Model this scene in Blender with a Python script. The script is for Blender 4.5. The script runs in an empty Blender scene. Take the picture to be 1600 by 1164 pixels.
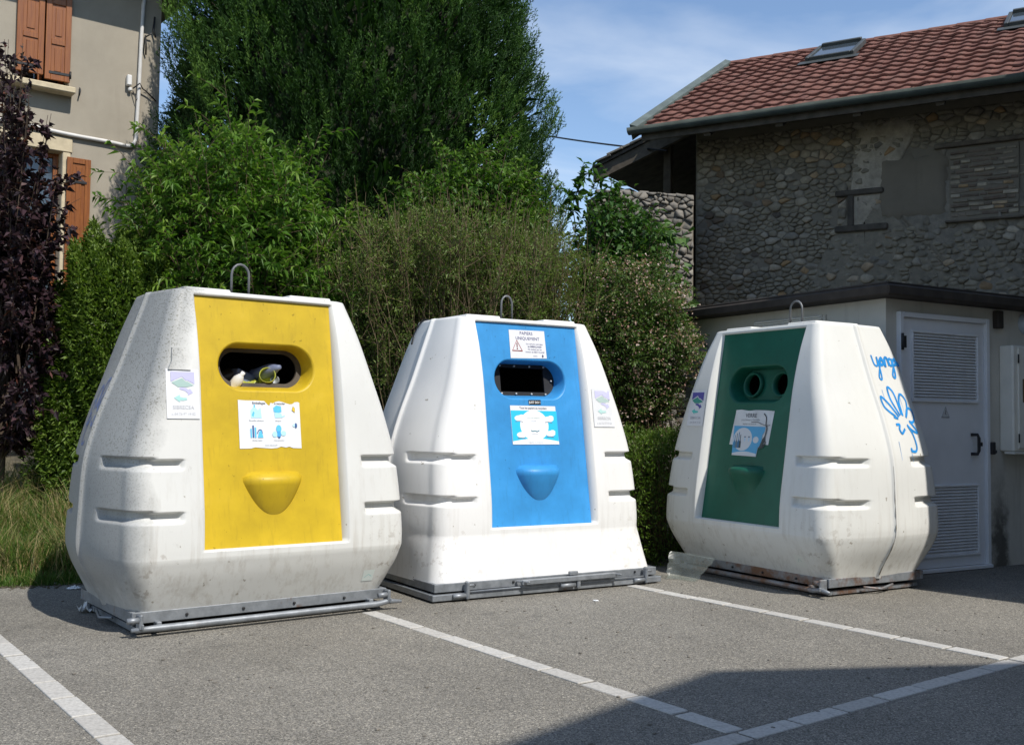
import bpy, math, random
import numpy as np
from mathutils import Vector, Matrix
random.seed(7); RNG = np.random.default_rng(11)
SC = bpy.context.scene
COL = SC.collection
R = math.radians

# ---------------------------------------------------------------- camera, sky, sun, exposure
CAM_F, CAM_P, CAM_R, CAM_H = 1635.0, R(2.636), R(0.688), 1.25      # focal length in px of the 1600 px wide photograph
cf = Vector((0, math.cos(CAM_P), math.sin(CAM_P))); cr0 = Vector((1, 0, 0)); cu0 = cr0.cross(cf)
cr = cr0*math.cos(CAM_R)+cu0*math.sin(CAM_R); cu = -cr0*math.sin(CAM_R)+cu0*math.cos(CAM_R)
cd = bpy.data.cameras.new('camera'); cam = bpy.data.objects.new('camera', cd); COL.objects.link(cam)
m3 = Matrix((cr, cu, -cf)).transposed().to_4x4(); m3.translation = (0, 0, CAM_H); cam.matrix_world = m3
cd.sensor_fit = 'HORIZONTAL'; cd.sensor_width = 36; cd.lens = 36*CAM_F/1600; cd.clip_end = 3000; cd.clip_start = .05
SC.camera = cam
SUN_AZ, SUN_EL = -48.0, 50.0
w = bpy.data.worlds.new('World'); SC.world = w; w.use_nodes = True
nt = w.node_tree; nt.nodes.clear()
def wn(t, **k):
    n = nt.nodes.new(t)
    for a, b in k.items(): setattr(n, a, b)
    return n
sky = wn('ShaderNodeTexSky', sky_type='NISHITA', sun_disc=False); sky.sun_elevation = R(SUN_EL); sky.sun_rotation = R(90-SUN_AZ)
sky.altitude = 300; sky.air_density = 1.0; sky.dust_density = .15; sky.ozone_density = 2.2
tc = wn('ShaderNodeTexCoord'); sep = wn('ShaderNodeSeparateXYZ'); nt.links.new(tc.outputs['Generated'], sep.inputs[0])
add = wn('ShaderNodeMath', operation='ADD'); add.inputs[1].default_value = .22; nt.links.new(sep.outputs['Z'], add.inputs[0])
mx = wn('ShaderNodeMath', operation='MAXIMUM'); mx.inputs[1].default_value = .06; nt.links.new(add.outputs[0], mx.inputs[0])
dx = wn('ShaderNodeMath', operation='DIVIDE'); dy = wn('ShaderNodeMath', operation='DIVIDE')
for d_, s_ in ((dx, 'X'), (dy, 'Y')):
    nt.links.new(sep.outputs[s_], d_.inputs[0]); nt.links.new(mx.outputs[0], d_.inputs[1])
cmb = wn('ShaderNodeCombineXYZ'); nt.links.new(dx.outputs[0], cmb.inputs[0]); nt.links.new(dy.outputs[0], cmb.inputs[1])
mp = wn('ShaderNodeMapping'); mp.inputs['Rotation'].default_value = (0, 0, R(-28)); mp.inputs['Scale'].default_value = (1.1, 1.7, 1)
nt.links.new(cmb.outputs[0], mp.inputs[0])
nz = wn('ShaderNodeTexNoise'); nz.inputs['Scale'].default_value = 1.9; nz.inputs['Detail'].default_value = 10; nz.inputs['Roughness'].default_value = .5
nz.inputs['Distortion'].default_value = .5; nt.links.new(mp.outputs[0], nz.inputs['Vector'])
rp = wn('ShaderNodeValToRGB'); rp.color_ramp.elements[0].position = .44; rp.color_ramp.elements[1].position = .80
rp.color_ramp.elements[0].color = (0, 0, 0, 1); rp.color_ramp.elements[1].color = (.62, .62, .62, 1)
nt.links.new(nz.outputs['Fac'], rp.inputs[0])
mix = wn('ShaderNodeMixRGB'); mix.inputs[2].default_value = (5.0, 5.5, 6.2, 1)
nt.links.new(rp.outputs[0], mix.inputs[0]); nt.links.new(sky.outputs[0], mix.inputs[1])
bg = wn('ShaderNodeBackground'); bg.inputs[1].default_value = .135; nt.links.new(mix.outputs[0], bg.inputs[0])
wo = wn('ShaderNodeOutputWorld'); nt.links.new(bg.outputs[0], wo.inputs[0])
ld = bpy.data.lights.new('sun', 'SUN'); ld.energy = 3.9; ld.angle = R(.55); ld.color = (1, .955, .88)
lo = bpy.data.objects.new('sun', ld); COL.objects.link(lo)
sdir = Vector((math.cos(R(SUN_EL))*math.cos(R(SUN_AZ)), math.cos(R(SUN_EL))*math.sin(R(SUN_AZ)), math.sin(R(SUN_EL))))
lo.rotation_euler = sdir.to_track_quat('Z', 'Y').to_euler(); lo.location = (6, -6, 20)
vs = SC.view_settings; vs.view_transform = 'Standard'; vs.look = 'None'; vs.gamma = 1; vs.use_curve_mapping = False; vs.exposure = .36
SC.render.engine = 'CYCLES'
try:
    SC.cycles.use_denoising = True; SC.cycles.max_bounces = 8; SC.cycles.transparent_max_bounces = 12
except Exception: pass

# ---------------------------------------------------------------- pixel helpers (photograph pixels -> points in the place)
def ray(x, y): return cf+cr*((x-800)/CAM_F)-cu*((y-582)/CAM_F)
C0 = Vector((0, 0, CAM_H))
def G(x, y, z=0.0):
    d = ray(x, y); return C0+d*((z-CAM_H)/d.z)
def PY(x, y, Y):
    d = ray(x, y); return C0+d*(Y/d.y)
class Frame:                                   # a vertical plane: local x along it, local y into it, z up
    def __init__(s, org, deg):
        s.o = Vector((org[0], org[1], 0)); s.a = R(deg); s.ex = Vector((math.cos(s.a), math.sin(s.a), 0)); s.ey = Vector((-math.sin(s.a), math.cos(s.a), 0))
    def at(s, x, y, yl=0.0):                   # pixel -> local (x, z) on the plane at local y = yl
        d = ray(x, y); t = (yl-(C0-s.o).dot(s.ey))/d.dot(s.ey); p = C0+d*t
        return ((p-s.o).dot(s.ex), p.z)
    def w(s, x, y, z): return s.o+s.ex*x+s.ey*y+Vector((0, 0, z))

# ---------------------------------------------------------------- mesh helpers
def link(name, me, parent=None):
    o = bpy.data.objects.new(name, me); COL.objects.link(o)
    if parent is not None: o.parent = parent
    return o
def npmesh(name, V, F, nper, mats, smooth=False, midx=None, attrs=None):
    V = np.asarray(V, np.float32).reshape(-1, 3); F = np.asarray(F, np.int32).reshape(-1, nper)
    me = bpy.data.meshes.new(name); me.vertices.add(len(V)); me.vertices.foreach_set('co', V.ravel())
    me.loops.add(F.size); me.loops.foreach_set('vertex_index', F.ravel())
    me.polygons.add(len(F)); me.polygons.foreach_set('loop_start', np.arange(0, F.size, nper, dtype=np.int32))
    me.polygons.foreach_set('loop_total', np.full(len(F), nper, np.int32))
    me.polygons.foreach_set('use_smooth', np.full(len(F), smooth, bool))
    for m in (mats if isinstance(mats, (list, tuple)) else [mats]): me.materials.append(m)
    if midx is not None: me.polygons.foreach_set('material_index', np.asarray(midx, np.int32))
    for k, a in (attrs or {}).items():
        at = me.attributes.new(k, 'FLOAT', 'POINT'); at.data.foreach_set('value', np.asarray(a, np.float32).ravel())
    me.update(); me.validate(); return me
class MB:                                       # collects shapes, then links them as ONE mesh object
    def __init__(s): s.v = []; s.f = []; s.m = []; s.sm = []; s.c = []
    def add(s, V, F, mi=0, smooth=False, col=None):
        o = len(s.v); s.v += [tuple(p) for p in V]
        for f in F: s.f.append([i+o for i in f]); s.m.append(mi); s.sm.append(smooth); s.c.append(col)
        return s
    def box(s, c, d, bev=.004, rot=None, mi=0):
        x, y, z = d[0]/2, d[1]/2, d[2]/2; b = min(bev, x*.6, y*.6, z*.6); V = []; 
        for sx in (-1, 1):
            for sy in (-1, 1):
                for sz in (-1, 1):
                    V += [(sx*x, sy*(y-b), sz*(z-b)), (sx*(x-b), sy*y, sz*(z-b)), (sx*(x-b), sy*(y-b), sz*z)]
        I = lambda a, b_, c_, k: ((a*2+b_)*2+c_)*3+k
        F = [(I(0,0,0,0),I(0,0,1,0),I(0,1,1,0),I(0,1,0,0)), (I(1,0,0,0),I(1,1,0,0),I(1,1,1,0),I(1,0,1,0)),
             (I(0,0,0,1),I(1,0,0,1),I(1,0,1,1),I(0,0,1,1)), (I(0,1,0,1),I(0,1,1,1),I(1,1,1,1),I(1,1,0,1)),
             (I(0,0,0,2),I(0,1,0,2),I(1,1,0,2),I(1,0,0,2)), (I(0,0,1,2),I(1,0,1,2),I(1,1,1,2),I(0,1,1,2))]
        for a in (0, 1):
            for b_ in (0, 1):
                e = lambda p, q, k1, k2: F.append((I(*p,k1), I(*p,k2), I(*q,k2), I(*q,k1)))
                e((0,a,b_), (1,a,b_), 1, 2); e((a,0,b_), (a,1,b_), 0, 2); e((a,b_,0), (a,b_,1), 0, 1)
        for a in (0,1):
            for b_ in (0,1):
                for c_ in (0,1): F.append((I(a,b_,c_,0), I(a,b_,c_,1), I(a,b_,c_,2)))
        M = rot if rot is not None else Matrix.Identity(3); c = Vector(c)
        return s.add([M @ Vector(p)+c for p in V], F, mi)
    def tube(s, pts, r, n=8, mi=0, cap=True):
        pts = [Vector(p) for p in pts]; V = []; F = []; up = None
        for i, p in enumerate(pts):
            t = (pts[min(i+1, len(pts)-1)]-pts[max(i-1, 0)]).normalized()
            if up is None: up = Vector((0, 0, 1)) if abs(t.z) < .9 else Vector((1, 0, 0))
            a = t.cross(up).normalized(); b = a.cross(t).normalized(); up = b
            rr = r[i] if isinstance(r, (list, tuple)) else r
            V += [p+a*rr*math.cos(2*math.pi*k/n)+b*rr*math.sin(2*math.pi*k/n) for k in range(n)]
        for i in range(len(pts)-1):
            for k in range(n): F.append((i*n+k, i*n+(k+1) % n, (i+1)*n+(k+1) % n, (i+1)*n+k))
        if cap: F += [tuple(range(n))[::-1], tuple(range((len(pts)-1)*n, len(pts)*n))]
        return s.add(V, F, mi, True)
    def prism(s, poly, fn0, fn1, mi=0):         # polygon (2-D points) swept between two placements
        n = len(poly); V = [fn0(*p) for p in poly]+[fn1(*p) for p in poly]
        F = [tuple(range(n)), tuple(range(n, 2*n))[::-1]]+[(i, n+i, n+(i+1) % n, (i+1) % n) for i in range(n)]
        return s.add(V, F, mi)
    def build(s, name, mats, parent=None, merge=False):
        me = bpy.data.meshes.new(name); me.from_pydata([tuple(p) for p in s.v], [], s.f)
        for m in (mats if isinstance(mats, (list, tuple)) else [mats]): me.materials.append(m)
        me.polygons.foreach_set('material_index', s.m); me.polygons.foreach_set('use_smooth', s.sm)
        if any(c is not None for c in s.c):
            at = me.color_attributes.new('ink', 'FLOAT_COLOR', 'CORNER'); k = 0
            buf = np.ones((len(me.loops), 4), np.float32)
            for p, c in zip(me.polygons, s.c):
                if c is not None: buf[p.loop_start:p.loop_start+p.loop_total, :3] = c
            at.data.foreach_set('color', buf.ravel())
        me.update(); return link(name, me, parent)
def fixn(o):                                    # consistent outward normals
    import bmesh
    b = bmesh.new(); b.from_mesh(o.data); bmesh.ops.recalc_face_normals(b, faces=b.faces); b.to_mesh(o.data); b.free(); return o
def tag(o, label=None, cat=None, group=None, kind=None):
    for k, v in (('label', label), ('category', cat), ('group', group), ('kind', kind)):
        if v: o[k] = v
    return o
def thing(name, label, cat, loc=(0, 0, 0), deg=0, group=None, kind=None):
    o = bpy.data.objects.new(name, None); COL.objects.link(o); o.empty_display_size = .2
    o.location = loc; o.rotation_euler = (0, 0, R(deg)); return tag(o, label, cat, group, kind)

# ---------------------------------------------------------------- materials
def nodes(name):
    m = bpy.data.materials.new(name); m.use_nodes = True; t = m.node_tree; t.nodes.clear()
    out = t.nodes.new('ShaderNodeOutputMaterial'); p = t.nodes.new('ShaderNodeBsdfPrincipled'); t.links.new(p.outputs[0], out.inputs[0])
    return m, t, p, out
def N(t, ty, ins=None, **k):
    n = t.nodes.new(ty)
    for a, b in k.items(): setattr(n, a, b)
    for a, b in (ins or {}).items():
        if hasattr(b, 'is_output') or isinstance(b, bpy.types.NodeSocket): t.links.new(b, n.inputs[a])
        else: n.inputs[a].default_value = b
    return n
def c4(c): return (c[0], c[1], c[2], 1)
def ramp(t, fac, stops):
    r = N(t, 'ShaderNodeValToRGB', {0: fac}); e = r.color_ramp.elements
    e[0].position, e[0].color = stops[0][0], c4(stops[0][1]); e[1].position, e[1].color = stops[-1][0], c4(stops[-1][1])
    for p, c in stops[1:-1]:
        q = e.new(p); q.color = c4(c)
    return r.outputs[0]
def mixc(t, f, a, b, mode='MIX'):
    n = N(t, 'ShaderNodeMixRGB', blend_type=mode)
    for i, v in ((0, f), (1, a), (2, b)):
        if isinstance(v, bpy.types.NodeSocket): t.links.new(v, n.inputs[i])
        else: n.inputs[i].default_value = v if i == 0 else c4(v)
    return n.outputs[0]
def noise(t, vec, scale, detail=4, rough=.55, dist=0):
    n = N(t, 'ShaderNodeTexNoise', {'Scale': scale, 'Detail': detail, 'Roughness': rough, 'Distortion': dist})
    if vec is not None: t.links.new(vec, n.inputs['Vector'])
    return n.outputs['Fac']
def math_(t, op, a, b=None, clamp=False):
    n = N(t, 'ShaderNodeMath', operation=op, use_clamp=clamp)
    for i, v in ((0, a), (1, b)):
        if v is None: continue
        if isinstance(v, bpy.types.NodeSocket): t.links.new(v, n.inputs[i])
        else: n.inputs[i].default_value = v
    return n.outputs[0]
def bump(t, p, h, strength=.3, dist=.01):
    b = N(t, 'ShaderNodeBump', {'Strength': strength, 'Distance': dist, 'Height': h}); t.links.new(b.outputs[0], p.inputs['Normal'])
def objco(t): return N(t, 'ShaderNodeTexCoord').outputs['Object']
def plain(name, col, rough=.6, metal=0, var=.12, scale=9, bmp=0, bscale=60, spec=.4):
    m, t, p, o = nodes(name); v = objco(t)
    n = noise(t, v, scale, 6)
    c = ramp(t, n, [(.3, [x*(1-var) for x in col]), (.7, [min(1, x*(1+var)) for x in col])])
    t.links.new(c, p.inputs['Base Color']); p.inputs['Roughness'].default_value = rough; p.inputs['Metallic'].default_value = metal
    p.inputs['Specular IOR Level'].default_value = spec
    if bmp: bump(t, p, noise(t, v, bscale, 5), bmp, .004)
    return m
def sepz(t, v):
    s = N(t, 'ShaderNodeSeparateXYZ', {0: v}); return s.outputs
def mapr(t, x, a, b, c=0., d=1.):
    n = N(t, 'ShaderNodeMapRange', {'Value': x, 'From Min': a, 'From Max': b, 'To Min': c, 'To Max': d}, clamp=True); return n.outputs[0]
M = {}
def shell_mat(name, col, mould_shade=False, grime=.5):
    m, t, p, o = nodes(name); v = objco(t); s = sepz(t, v)
    n1 = noise(t, v, 2.2, 6, .6); c = ramp(t, n1, [(.3, [x*.93 for x in col]), (.7, col)])
    st = N(t, 'ShaderNodeMapping', {0: v, 'Scale': (9, 9, .7)}).outputs[0]
    strk = mapr(t, noise(t, st, 2.5, 6, .7), .50, .72)
    low = mapr(t, s[2], 1.1, .12, .12, 1.); c = mixc(t, math_(t, 'MULTIPLY', math_(t, 'MULTIPLY', strk, low), grime), c, (.30, .25, .19))
    dirt = mapr(t, noise(t, v, 6, 8, .7), .55, .70); lw = mapr(t, s[2], .42, .12)
    c = mixc(t, math_(t, 'MULTIPLY', math_(t, 'MULTIPLY', dirt, lw), grime), c, (.22, .18, .13))
    yel = mapr(t, noise(t, v, .9, 3, .5), .45, .7); c = mixc(t, math_(t, 'MULTIPLY', yel, .15), c, [col[0]*.96, col[1]*.93, col[2]*.82])
    edg = math_(t, 'ADD', math_(t, 'ABSOLUTE', s[0]), math_(t, 'ABSOLUTE', s[1])); cor = math_(t, 'MULTIPLY', mapr(t, edg, 1.24, 1.34), mapr(t, s[2], .75, .3))
    c = mixc(t, math_(t, 'MULTIPLY', math_(t, 'MULTIPLY', cor, mapr(t, noise(t, v, 15, 6, .7), .56, .62)), grime), c, (.20, .15, .10))
    sc = mapr(t, noise(t, v, 16, 3, .5), .725, .735); c = mixc(t, math_(t, 'MULTIPLY', sc, .75), c, (.28, .25, .2))
    scr = N(t, 'ShaderNodeMapping', {0: v, 'Scale': (30, 30, 3.), 'Rotation': (.5, .2, 0)}).outputs[0]
    c = mixc(t, math_(t, 'MULTIPLY', mapr(t, noise(t, scr, 2, 2), .72, .76), .35), c, (.45, .43, .4))
    if mould_shade:                                      # black mould dots on the weathered side; its grey paints grime and shade
        sp = mapr(t, noise(t, v, 95, 2, .6), .54, .64)
        ed = math_(t, 'ADD', s[0], math_(t, 'MULTIPLY', math_(t, 'SUBTRACT', noise(t, v, 7, 4), .5), .16))
        side = mapr(t, math_(t, 'ADD', ed, math_(t, 'MULTIPLY', mapr(t, s[2], .95, 2.0), -.38)), -.74, -.90)
        up = mapr(t, s[2], .45, 1.3, .25, .95)
        f = math_(t, 'MULTIPLY', math_(t, 'MULTIPLY', sp, side), up)
        c = mixc(t, math_(t, 'MULTIPLY', side, .85), c, (.27, .275, .27)); c = mixc(t, math_(t, 'MULTIPLY', f, .8), c, (.13, .13, .1))
    t.links.new(c, p.inputs['Base Color']); p.inputs['Roughness'].default_value = .5; p.inputs['Specular IOR Level'].default_value = .28
    bump(t, p, noise(t, v, 55, 3), .05, .004); return m
M['shell_y'] = shell_mat('weathered_white_plastic', (.66, .66, .635), True, .5)
M['shell_b'] = shell_mat('clean_white_plastic', (.77, .765, .75), False, .25)
M['shell_g'] = shell_mat('cream_white_plastic', (.68, .68, .65), False, .42)
def panel_mat(name, col):
    m, t, p, o = nodes(name); v = objco(t)
    c = ramp(t, noise(t, v, 3.5, 7, .62), [(.25, [x*.78 for x in col]), (.6, col), (.8, [min(1, x*1.08+.02) for x in col])])
    st = N(t, 'ShaderNodeMapping', {0: v, 'Scale': (14, 14, .6)}).outputs[0]
    c = mixc(t, math_(t, 'MULTIPLY', mapr(t, noise(t, st, 2.4, 6, .65), .54, .76), .42), c, [x*.5+.01 for x in col])
    c = mixc(t, math_(t, 'MULTIPLY', mapr(t, noise(t, v, 30, 2), .73, .75), .6), c, [x*.3 for x in col])
    t.links.new(c, p.inputs['Base Color']); p.inputs['Roughness'].default_value = .45; p.inputs['Specular IOR Level'].default_value = .35
    bump(t, p, noise(t, v, 80, 3), .04, .003); return m
M['yellow'] = panel_mat('yellow_plastic', (.56, .385, .016)); M['blue'] = panel_mat('blue_plastic', (.04, .275, .62)); M['green'] = panel_mat('green_plastic', (.007, .105, .066))
def galv(name, rust):
    m, t, p, o = nodes(name); v = objco(t)
    c = ramp(t, noise(t, v, 14, 6, .65), [(.3, (.18, .195, .21)), (.7, (.31, .33, .355))])
    r = mapr(t, noise(t, v, 5, 7, .65), .66-rust*.25, .76-rust*.2)
    c = mixc(t, math_(t, 'MULTIPLY', r, .9), c, (.16, .075, .035))
    t.links.new(c, p.inputs['Base Color']); p.inputs['Metallic'].default_value = .45; p.inputs['Roughness'].default_value = .5
    bump(t, p, noise(t, v, 70, 3), .12, .003); return m
M['galv'] = galv('galvanised_steel', .15); M['rusty'] = galv('rusty_galvanised_steel', .85)
M['hooksteel'] = plain('dull_hook_steel', (.16, .165, .17), .5, metal=.4, var=.3); M['black'] = plain('black_rubber', (.018, .018, .02), .5, bmp=.05); M['dark'] = plain('painted_hollow_dark', (.02, .02, .022), .8)  # last one: near-black standing in for unlit hollows behind slots, slats and panes
M['brownring'] = plain('worn_black_plastic', (.075, .062, .05), .5, var=.3)
M['paper'] = plain('white_paper', (.70, .71, .73), .5, var=.04); M['paperg'] = plain('greyed_paper', (.62, .63, .63), .6, var=.12)
m, t, p, o = nodes('printing_ink'); a = N(t, 'ShaderNodeVertexColor', layer_name='ink'); t.links.new(a.outputs[0], p.inputs['Base Color']); p.inputs['Roughness'].default_value = .55; M['ink'] = m
M['spray'] = plain('blue_spray_paint', (.02, .24, .60), .5, var=.25, scale=20); M['sprayd'] = plain('faded_spray_paint', (.14, .19, .36), .6, var=.3, scale=20)
# asphalt
m, t, p, o = nodes('old_asphalt'); v = objco(t)
c = ramp(t, noise(t, v, 1.1, 6, .6), [(.3, (.205, .192, .168)), (.7, (.255, .240, .210))])
vo = N(t, 'ShaderNodeTexVoronoi', {'Vector': v, 'Scale': 130.}); g1 = ramp(t, N(t, 'ShaderNodeSeparateXYZ', {0: vo.outputs['Color']}).outputs[0], [(.1, (.6, .6, .6)), (.55, (1, 1, 1)), (.93, (1.1, 1.08, 1.04)), (.97, (1.55, 1.52, 1.45))])
c = mixc(t, 1., c, g1, 'MULTIPLY')
vo2 = N(t, 'ShaderNodeTexVoronoi', {'Vector': v, 'Scale': 240.}); g2 = ramp(t, N(t, 'ShaderNodeSeparateXYZ', {0: vo2.outputs['Color']}).outputs[1], [(.1, (.55, .55, .55)), (.9, (1.35, 1.35, 1.35))])
c = mixc(t, 1., c, g2, 'MULTIPLY')
big = mapr(t, noise(t, v, .55, 5, .6, .6), .5, .62); c = mixc(t, math_(t, 'MULTIPLY', big, .16), c, (.075, .07, .062))
stn = mapr(t, noise(t, v, 2.3, 5, .6), .62, .72); c = mixc(t, math_(t, 'MULTIPLY', stn, .35), c, (.06, .058, .055))
spt = mapr(t, noise(t, v, 9, 3, .5), .735, .76); c = mixc(t, math_(t, 'MULTIPLY', spt, .6), c, (.04, .04, .042))
t.links.new(c, p.inputs['Base Color']); p.inputs['Roughness'].default_value = .9; p.inputs['Specular IOR Level'].default_value = .2
bump(t, p, math_(t, 'ADD', vo.outputs['Distance'], noise(t, v, 150, 3)), .45, .006); M['asphalt'] = m
m, t, p, o = nodes('white_sett'); v = objco(t); oi = N(t, 'ShaderNodeObjectInfo').outputs['Random']
c = ramp(t, noise(t, v, 60, 5, .7), [(.3, (.36, .345, .32)), (.6, (.53, .515, .48))]); c = mixc(t, 1., c, ramp(t, oi, [(0, (.85, .84, .83)), (1, (1, 1, 1))]), 'MULTIPLY')
c = mixc(t, math_(t, 'MULTIPLY', mapr(t, noise(t, v, 22, 5, .7), .6, .68), .55), c, (.22, .21, .2))
t.links.new(c, p.inputs['Base Color']); p.inputs['Roughness'].default_value = .85; bump(t, p, noise(t, v, 90, 4), .35, .004); M['sett'] = m
M['earth'] = plain('bare_earth', (.085, .072, .045), .95, var=.4, scale=4, bmp=.5, bscale=12)
M['lawn'] = plain('grassy_ground', (.06, .085, .028), .95, var=.4, scale=3, bmp=.5, bscale=20)
# renders, masonry
def render_mat(name, col, dark, st=.5):
    m, t, p, o = nodes(name); v = objco(t)
    c = ramp(t, noise(t, v, 1.6, 8, .62), [(.3, [x*.86 for x in col]), (.7, [min(1, x*1.08) for x in col])])
    sv = N(t, 'ShaderNodeMapping', {0: v, 'Scale': (5, 5, .55)}).outputs[0]
    c = mixc(t, math_(t, 'MULTIPLY', mapr(t, noise(t, sv, 1.5, 6, .65), .55, .8), st), c, dark)
    c = mixc(t, math_(t, 'MULTIPLY', mapr(t, noise(t, v, 140, 3), .5, .7), .16), c, dark)
    t.links.new(c, p.inputs['Base Color']); p.inputs['Roughness'].default_value = .92; p.inputs['Specular IOR Level'].default_value = .15
    bump(t, p, noise(t, v, 120, 4, .6), .35, .006); return m
M['plaster'] = render_mat('beige_roughcast', (.35, .313, .252), (.225, .195, .155), .35)
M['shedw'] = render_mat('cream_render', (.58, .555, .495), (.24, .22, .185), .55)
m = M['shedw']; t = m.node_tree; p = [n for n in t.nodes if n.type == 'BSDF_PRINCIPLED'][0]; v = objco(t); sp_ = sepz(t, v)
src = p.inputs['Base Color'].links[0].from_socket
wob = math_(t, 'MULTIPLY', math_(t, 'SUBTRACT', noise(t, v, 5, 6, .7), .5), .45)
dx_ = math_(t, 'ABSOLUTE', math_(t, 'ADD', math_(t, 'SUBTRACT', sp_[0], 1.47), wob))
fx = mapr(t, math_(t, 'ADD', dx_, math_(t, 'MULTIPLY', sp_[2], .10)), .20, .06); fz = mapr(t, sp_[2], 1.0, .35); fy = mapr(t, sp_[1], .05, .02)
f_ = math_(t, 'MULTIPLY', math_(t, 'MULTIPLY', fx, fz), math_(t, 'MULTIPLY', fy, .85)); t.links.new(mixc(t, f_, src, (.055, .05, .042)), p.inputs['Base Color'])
M['render'] = render_mat('grey_render', (.225, .195, .15), (.14, .12, .09), .4)
M['mortar'] = render_mat('old_mortar', (.225, .20, .16), (.12, .105, .085), .5)
M['fascia'] = plain('dark_bitumen_fascia', (.042, .034, .028), .8, var=.35, scale=6, bmp=.2)
def stone_mat(name, stops):
    m, t, p, o = nodes(name); v = objco(t); oi = N(t, 'ShaderNodeObjectInfo').outputs['Random']
    pos = N(t, 'ShaderNodeNewGeometry').outputs['Position']
    c = ramp(t, oi, stops); c = mixc(t, .9, c, ramp(t, noise(t, pos, 11, 6, .65), [(.25, (.55, .55, .55)), (.7, (1.15, 1.13, 1.1))]), 'MULTIPLY')
    t.links.new(c, p.inputs['Base Color']); p.inputs['Roughness'].default_value = .92; p.inputs['Specular IOR Level'].default_value = .15
    bump(t, p, noise(t, pos, 30, 5, .6), .5, .012); return m
M['stone'] = stone_mat('fieldstone', [(0, (.21, .19, .155)), (.25, (.32, .285, .22)), (.45, (.44, .385, .30)), (.6, (.25, .23, .195)), (.78, (.52, .46, .37)), (.9, (.42, .28, .15)), (1, (.14, .125, .11))])
M['rubble'] = stone_mat('grey_rubble', [(0, (.15, .145, .13)), (.5, (.24, .225, .20)), (.8, (.18, .165, .145)), (1, (.31, .29, .25))])
M['brick'] = stone_mat('old_thin_brick', [(0, (.16, .13, .105)), (.5, (.215, .175, .14)), (1, (.27, .235, .19))])
m, t, p, o = nodes('clay_roof_tile'); oi = N(t, 'ShaderNodeObjectInfo').outputs['Random']; pos = N(t, 'ShaderNodeNewGeometry').outputs['Position']
c = ramp(t, oi, [(0, (.172, .074, .056)), (.35, (.19, .080, .06)), (.7, (.21, .094, .070)), (1, (.175, .084, .064))])
c = mixc(t, .85, c, ramp(t, noise(t, pos, 9, 6, .65), [(.3, (.55, .55, .56)), (.65, (1.1, 1.08, 1.05))]), 'MULTIPLY')
c = mixc(t, math_(t, 'MULTIPLY', mapr(t, noise(t, pos, 22, 4, .6), .6, .72), .5), c, (.17, .14, .11))
t.links.new(c, p.inputs['Base Color']); p.inputs['Roughness'].default_value = .85; bump(t, p, noise(t, pos, 60, 4), .25, .004); M['tile'] = m
M['zinc'] = plain('dull_zinc', (.12, .145, .13), .55, metal=.3, var=.25, scale=4)
M['skyframe'] = plain('dark_skylight_metal', (.065, .07, .066), .5, metal=.2, var=.2); M['timber'] = plain('weathered_timber', (.14, .118, .092), .85, var=.35, scale=7, bmp=.3, bscale=25)
M['oldtimber'] = plain('dark_old_timber', (.09, .078, .063), .85, var=.35, scale=7)
m, t, p, o = nodes('varnished_shutter_wood'); v = objco(t)
gv = N(t, 'ShaderNodeMapping', {0: v, 'Scale': (22, 22, 1.6)}).outputs[0]
c = ramp(t, noise(t, gv, 2, 6, .6, .5), [(.3, (.17, .048, .010)), (.7, (.28, .093, .016))]); t.links.new(c, p.inputs['Base Color']); p.inputs['Roughness'].default_value = .45; bump(t, p, noise(t, gv, 4, 4), .15, .003); M['shutter'] = m
M['sandstone'] = plain('dressed_stone', (.52, .44, .30), .85, var=.14, bmp=.2)
M['whitepaint'] = plain('white_paint', (.72, .71, .69), .5, var=.06); M['pvc'] = plain('grey_white_pvc', (.60, .585, .56), .5, var=.08)
M['doorpaint'] = plain('pale_grey_door_paint', (.72, .73, .755), .45, var=.06, scale=3); M['slatpaint'] = plain('pale_grey_slat_paint', (.74, .75, .77), .45, var=.06)
M['cabinet'] = plain('cream_cabinet_plastic', (.74, .71, .64), .5, var=.08, scale=4)
M['iron'] = plain('dark_iron', (.03, .03, .032), .5, metal=.3, var=.3)
m, t, p, o = nodes('window_glass'); p.inputs['Base Color'].default_value = (.05, .065, .08, 1); p.inputs['Roughness'].default_value = .06; p.inputs['Specular IOR Level'].default_value = .9; M['glass'] = m
M['curtain'] = plain('white_net_curtain', (.62, .66, .70), .8, var=.1, scale=12)
# foliage
def leaf_mat(name, stops, trans=.28, rough=.5, spec=.35):
    m, t, p, o = nodes(name); a = N(t, 'ShaderNodeAttribute', attribute_name='tint').outputs['Fac']
    c = ramp(t, a, stops); t.links.new(c, p.inputs['Base Color']); p.inputs['Roughness'].default_value = rough; p.inputs['Specular IOR Level'].default_value = spec
    tr = N(t, 'ShaderNodeBsdfTranslucent'); t.links.new(mixc(t, 1., c, (1.1, 1.25, .55), 'MULTIPLY'), tr.inputs[0])
    mx = N(t, 'ShaderNodeMixShader', {0: trans}); t.links.new(p.outputs[0], mx.inputs[1]); t.links.new(tr.outputs[0], mx.inputs[2]); t.links.new(mx.outputs[0], o.inputs[0]); return m
M['cypress'] = leaf_mat('cypress_scale_leaves', [(0, (.014, .036, .009)), (.5, (.028, .070, .014)), (.85, (.056, .125, .022)), (1, (.11, .195, .035))], .25, .6, .2)
M['lance'] = leaf_mat('bright_lance_leaves', [(0, (.045, .112, .014)), (.5, (.10, .208, .024)), (1, (.20, .31, .045))], .4)
M['lance2'] = leaf_mat('mid_green_lance_leaves', [(0, (.04, .098, .015)), (.5, (.085, .178, .025)), (1, (.17, .27, .042))], .38)
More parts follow.
